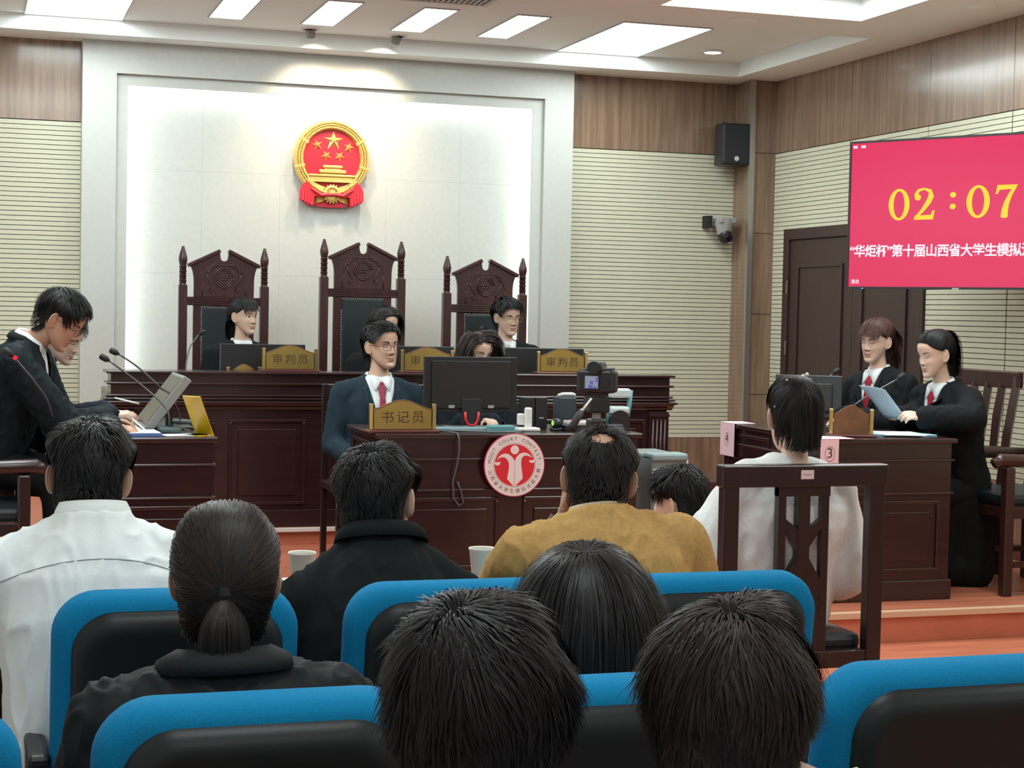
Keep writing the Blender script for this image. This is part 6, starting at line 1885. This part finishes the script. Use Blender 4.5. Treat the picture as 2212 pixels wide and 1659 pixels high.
# yoke seam across the shoulders
bv = BVHTree.FromPolygons([v.co[:] for v in g.data.vertices], [q.vertices[:] for q in g.data.polygons])
pts = []
for i in range(31):
    xx = -.20 + .40 * i / 30; o_ = p.L(p.tor(xx, .4, .475 - 1.0 * xx * xx)); h_ = bv.ray_cast(Vector(o_.tolist()), Vector((-p.R[:, 1]).tolist()))
    if h_[0] is not None: pts.append(np.array(h_[0]) + p.R[:, 1] * .0016)
MB().tube(pts, .0011, 5).build('yoke_seam', cloth('seam_grey', (.34, .38, .38)), p.root, smooth=True)

hd = at(815, 1080, Y=3.86); nk = at(822, 1165, Y=3.80)
p = Person('person in a black wool coat with short black hair in the first row', 0, np.array([nk[0] - .02, 3.62, nk[2] - .58]), nk, hd, PI - .10, PI - .50, .08, .05, 1.0, 'b', face=False, shoulder=.168, group=SEATED, shz=.425)
x = p.R[:, 0]
p.arm(-1, p.shoulder_pt(-1) + x * -.06 + np.array([0, .06, -.24]), np.array([1.16, 4.00, .78]), fdir=(0, 1, 0), curl=.4)
p.arm(1, p.shoulder_pt(1) + x * .05 + np.array([0, .08, -.25]), np.array([.95, 4.00, .78]), fdir=(0, 1, 0), curl=.4)
lg = p.sit_legs(); p.build_body(lg); p.legs_wear('trousers', M_TROUS, lg)
p.garment('wool_coat', cloth('black_wool', (.010, .0125, .013), .95, bump=.4), grow=.016, arm_r=(.062, .060, .050), voxel=.008, wr=.003, wfreq=42, back_round=.012, slope=.82)
p.collar('coat_collar', MATS['cloth_black_wool'], r=.080, h=.040, gap=.5, flare=.018, back=.006)
p.collar('shirt_collar', M_SHIRT, r=.062, h=.030, gap=.4, flare=.003)
p.hair(HAIR_BLK, 'short', 5800, .0019, .052, seed=15, lift=.40, thick=.013, gravity=.3, jitter=.9)

hd = at(1294, 1035, Y=3.86); nk = at(1290, 1116, Y=3.80)
p = Person('person in a mustard jacket with a balding crown in the first row', 0, np.array([nk[0] + .02, 3.62, nk[2] - .57]), nk, hd, PI - .10, PI - .36, .20, -.06, 1.0, 'c', face=False, shoulder=.186, group=SEATED, girth=1.05)
x = p.R[:, 0]
p.arm(1, p.shoulder_pt(1) + x * .02 + np.array([0, .20, -.20]), at(1222, 1112, Y=3.98), fdir=(.25, .25, .9), palm=(.7, -.6, 0), curl=.9)
p.arm(-1, p.shoulder_pt(-1) + x * -.09 + np.array([0, .06, -.25]), np.array([1.62, 4.10, .80]), fdir=(0, 1, 0), curl=.4)
lg = p.sit_legs(); p.build_body(lg); p.legs_wear('trousers', M_TROUS, lg)
MUS = cloth('mustard_wool', (.43, .265, .095), .95, bump=.3, var=.12)
p.garment('mustard_jacket', MUS, grow=.020, arm_r=(.066, .062, .050), voxel=.008, wr=.0032, wfreq=40, back_round=.012, cuff=.72)
p.collar('coat_collar', MUS, r=.072, h=.026, gap=.5, flare=.010, back=.008)
p.collar('shirt_collar', cloth('cream_collar', (.45, .38, .26)), r=.064, h=.034, gap=.4, flare=.003)
p.hair(HAIR_DK, 'short', 8000, .0013, .036, seed=16, lift=.35, thick=.010, gravity=.2, bald=((.0, .070, .086), .030), jitter=.8)
wa, we = p.arms[1][2], p.arms[1][1]; d = _n(wa - we)
MB().tube([p.L(wa - d * .055), p.L(wa - d * .018)], .033, 18).build('wristwatch', mat('watch_brown', (.045, .02, .014), .35), p.root, smooth=40)
MB().tube([p.L(wa - d * .13), p.L(wa - d * .058)], [.045, .040], 18).build('shirt_cuff', M_SHIRT, p.root, smooth=40)

# ------------------------------------------------------------------ second audience row
hd = at(487, 1248, Y=2.82); nk = at(482, 1438, Y=2.76)
p = Person('person in a black jacket with brown-black hair in a low ponytail', 0, np.array([nk[0] + .01, 2.68, nk[2] - .57]), nk, hd, PI + .02, PI - .15, .05, .0, .98, 'c', face=False, female=True, shoulder=.175, group='audience in the second row')
default_arms(p, drop=.26); lg = p.sit_legs(); p.build_body(lg); p.legs_wear('trousers', M_TROUS, lg)
BLJ = cloth('black_crinkle', (.014, .016, .017), .7, bump=.35, bscale=160)
p.garment('black_jacket', BLJ, grow=.020, arm_r=(.064, .06, .05), voxel=.007, wr=.004, wfreq=60, back_round=.012)
p.collar('coat_collar', BLJ, r=.074, h=.040, gap=.5, flare=.030, back=.006)
p.hair(hair_mats('warm_black', (.014, .0102, .0085), .5, .25, .6), 'tied', 7500, .0016, .1, tie=(.0, .108, -.008), tail=.185, taildir=(.0, .22, -1), thick=.012, seed=17, tail_r=.048, gravity=.9, low=.012)
MB().lathe([(.012, -.008), (.016, -.006), (.016, .006), (.012, .008)], 16, T=(p.Rh, p.L(p.head_pt((0, .110, -.010))))).build('hair_tie', M_BLACKM, p.root, smooth=40)
MB().cbox(p.L(p.head_pt((-.024, .112, -.150))), (.018, .004, .016), R=rot3(0, .3, .2)).build('hair_clip', M_WHITEP, p.root, bevel=.002)

hd = at(1262, 1326, Y=2.86); nk = at(1262, 1455, Y=2.80)
p = Person('person with long straight black hair hanging loose, seen from behind', 0, np.array([nk[0], 2.70, nk[2] - .55]), nk, hd, PI, PI - .37, .02, .0, .99, 'd', face=False, female=True, shoulder=.17, group='audience in the second row')
default_arms(p, drop=.26); lg = p.sit_legs(); p.build_body(lg); p.legs_wear('trousers', M_TROUS, lg)
p.garment('dark_top', M_BLKSUIT, grow=.016, arm_r=(.058, .054, .046), voxel=.010, wr=.003)
p.hair(hair_mats('glossy_black', (.010, .009, .0095), .45, .28, .6), 'long', 8500, .0017, .46, seed=18, lift=.10, thick=.012, K=14, gravity=.5, jitter=.45, low=.01, crown=(0, .03, .115), body_y=.085)

# ------------------------------------------------------------------ nearest heads
hd = at(1033, 1536, Y=1.69)
p = Person('person nearest the camera with tousled black hair, only the head showing', 0, hd + (0, -.10, -.70), hd + (.0, -.03, -.165), hd, PI, PI - .32, .10, .0, .98, 'c', face=False, shoulder=.19, group='nearest audience row')
default_arms(p, drop=.26); lg = p.sit_legs(); p.build_body(lg); p.legs_wear('trousers', M_TROUS, lg)
p.garment('dark_top', M_BLKSUIT, grow=.016, voxel=.012, wr=.003); p.collar('coat_collar', M_BLKSUIT, r=.07, h=.03)
p.hair(hair_mats('near_black', (.010, .009, .0095), .5, .20, .6), 'short', 12500, .0015, .072, seed=19, lift=.30, thick=.008, gravity=.30, K=11, fringe=1, sides=.5, ears=False, crown=(.022, .052, .10), jitter=.9, wave=.10, lock=.5)
hd = at(1577, 1530, Y=1.66)
p = Person('person near the camera with fluffy dark brown hair and a pale collar', 0, hd + (0, -.10, -.70), hd + (.055, -.03, -.095), hd, PI, PI - .58, .12, .0, .93, 'c', face=False, shoulder=.18, group='nearest audience row')
default_arms(p, drop=.26); lg = p.sit_legs(); p.build_body(lg); p.legs_wear('trousers', M_TROUS, lg)
PAL = cloth('pale_grey_green', (.50, .54, .47), .85)
p.garment('pale_jacket', PAL, grow=.020, voxel=.010, wr=.003); p.collar('coat_collar', PAL, r=.075, h=.045, gap=.4, flare=.014)
p.hair(hair_mats('near_brown', (.020, .0135, .0135), .55, .22, .6), 'short', 12500, .0015, .068, seed=20, lift=.30, thick=.009, gravity=.30, K=11, fringe=1, sides=.5, ears=False, crown=(-.004, .050, .104), jitter=.8, wave=.08, lock=.5)
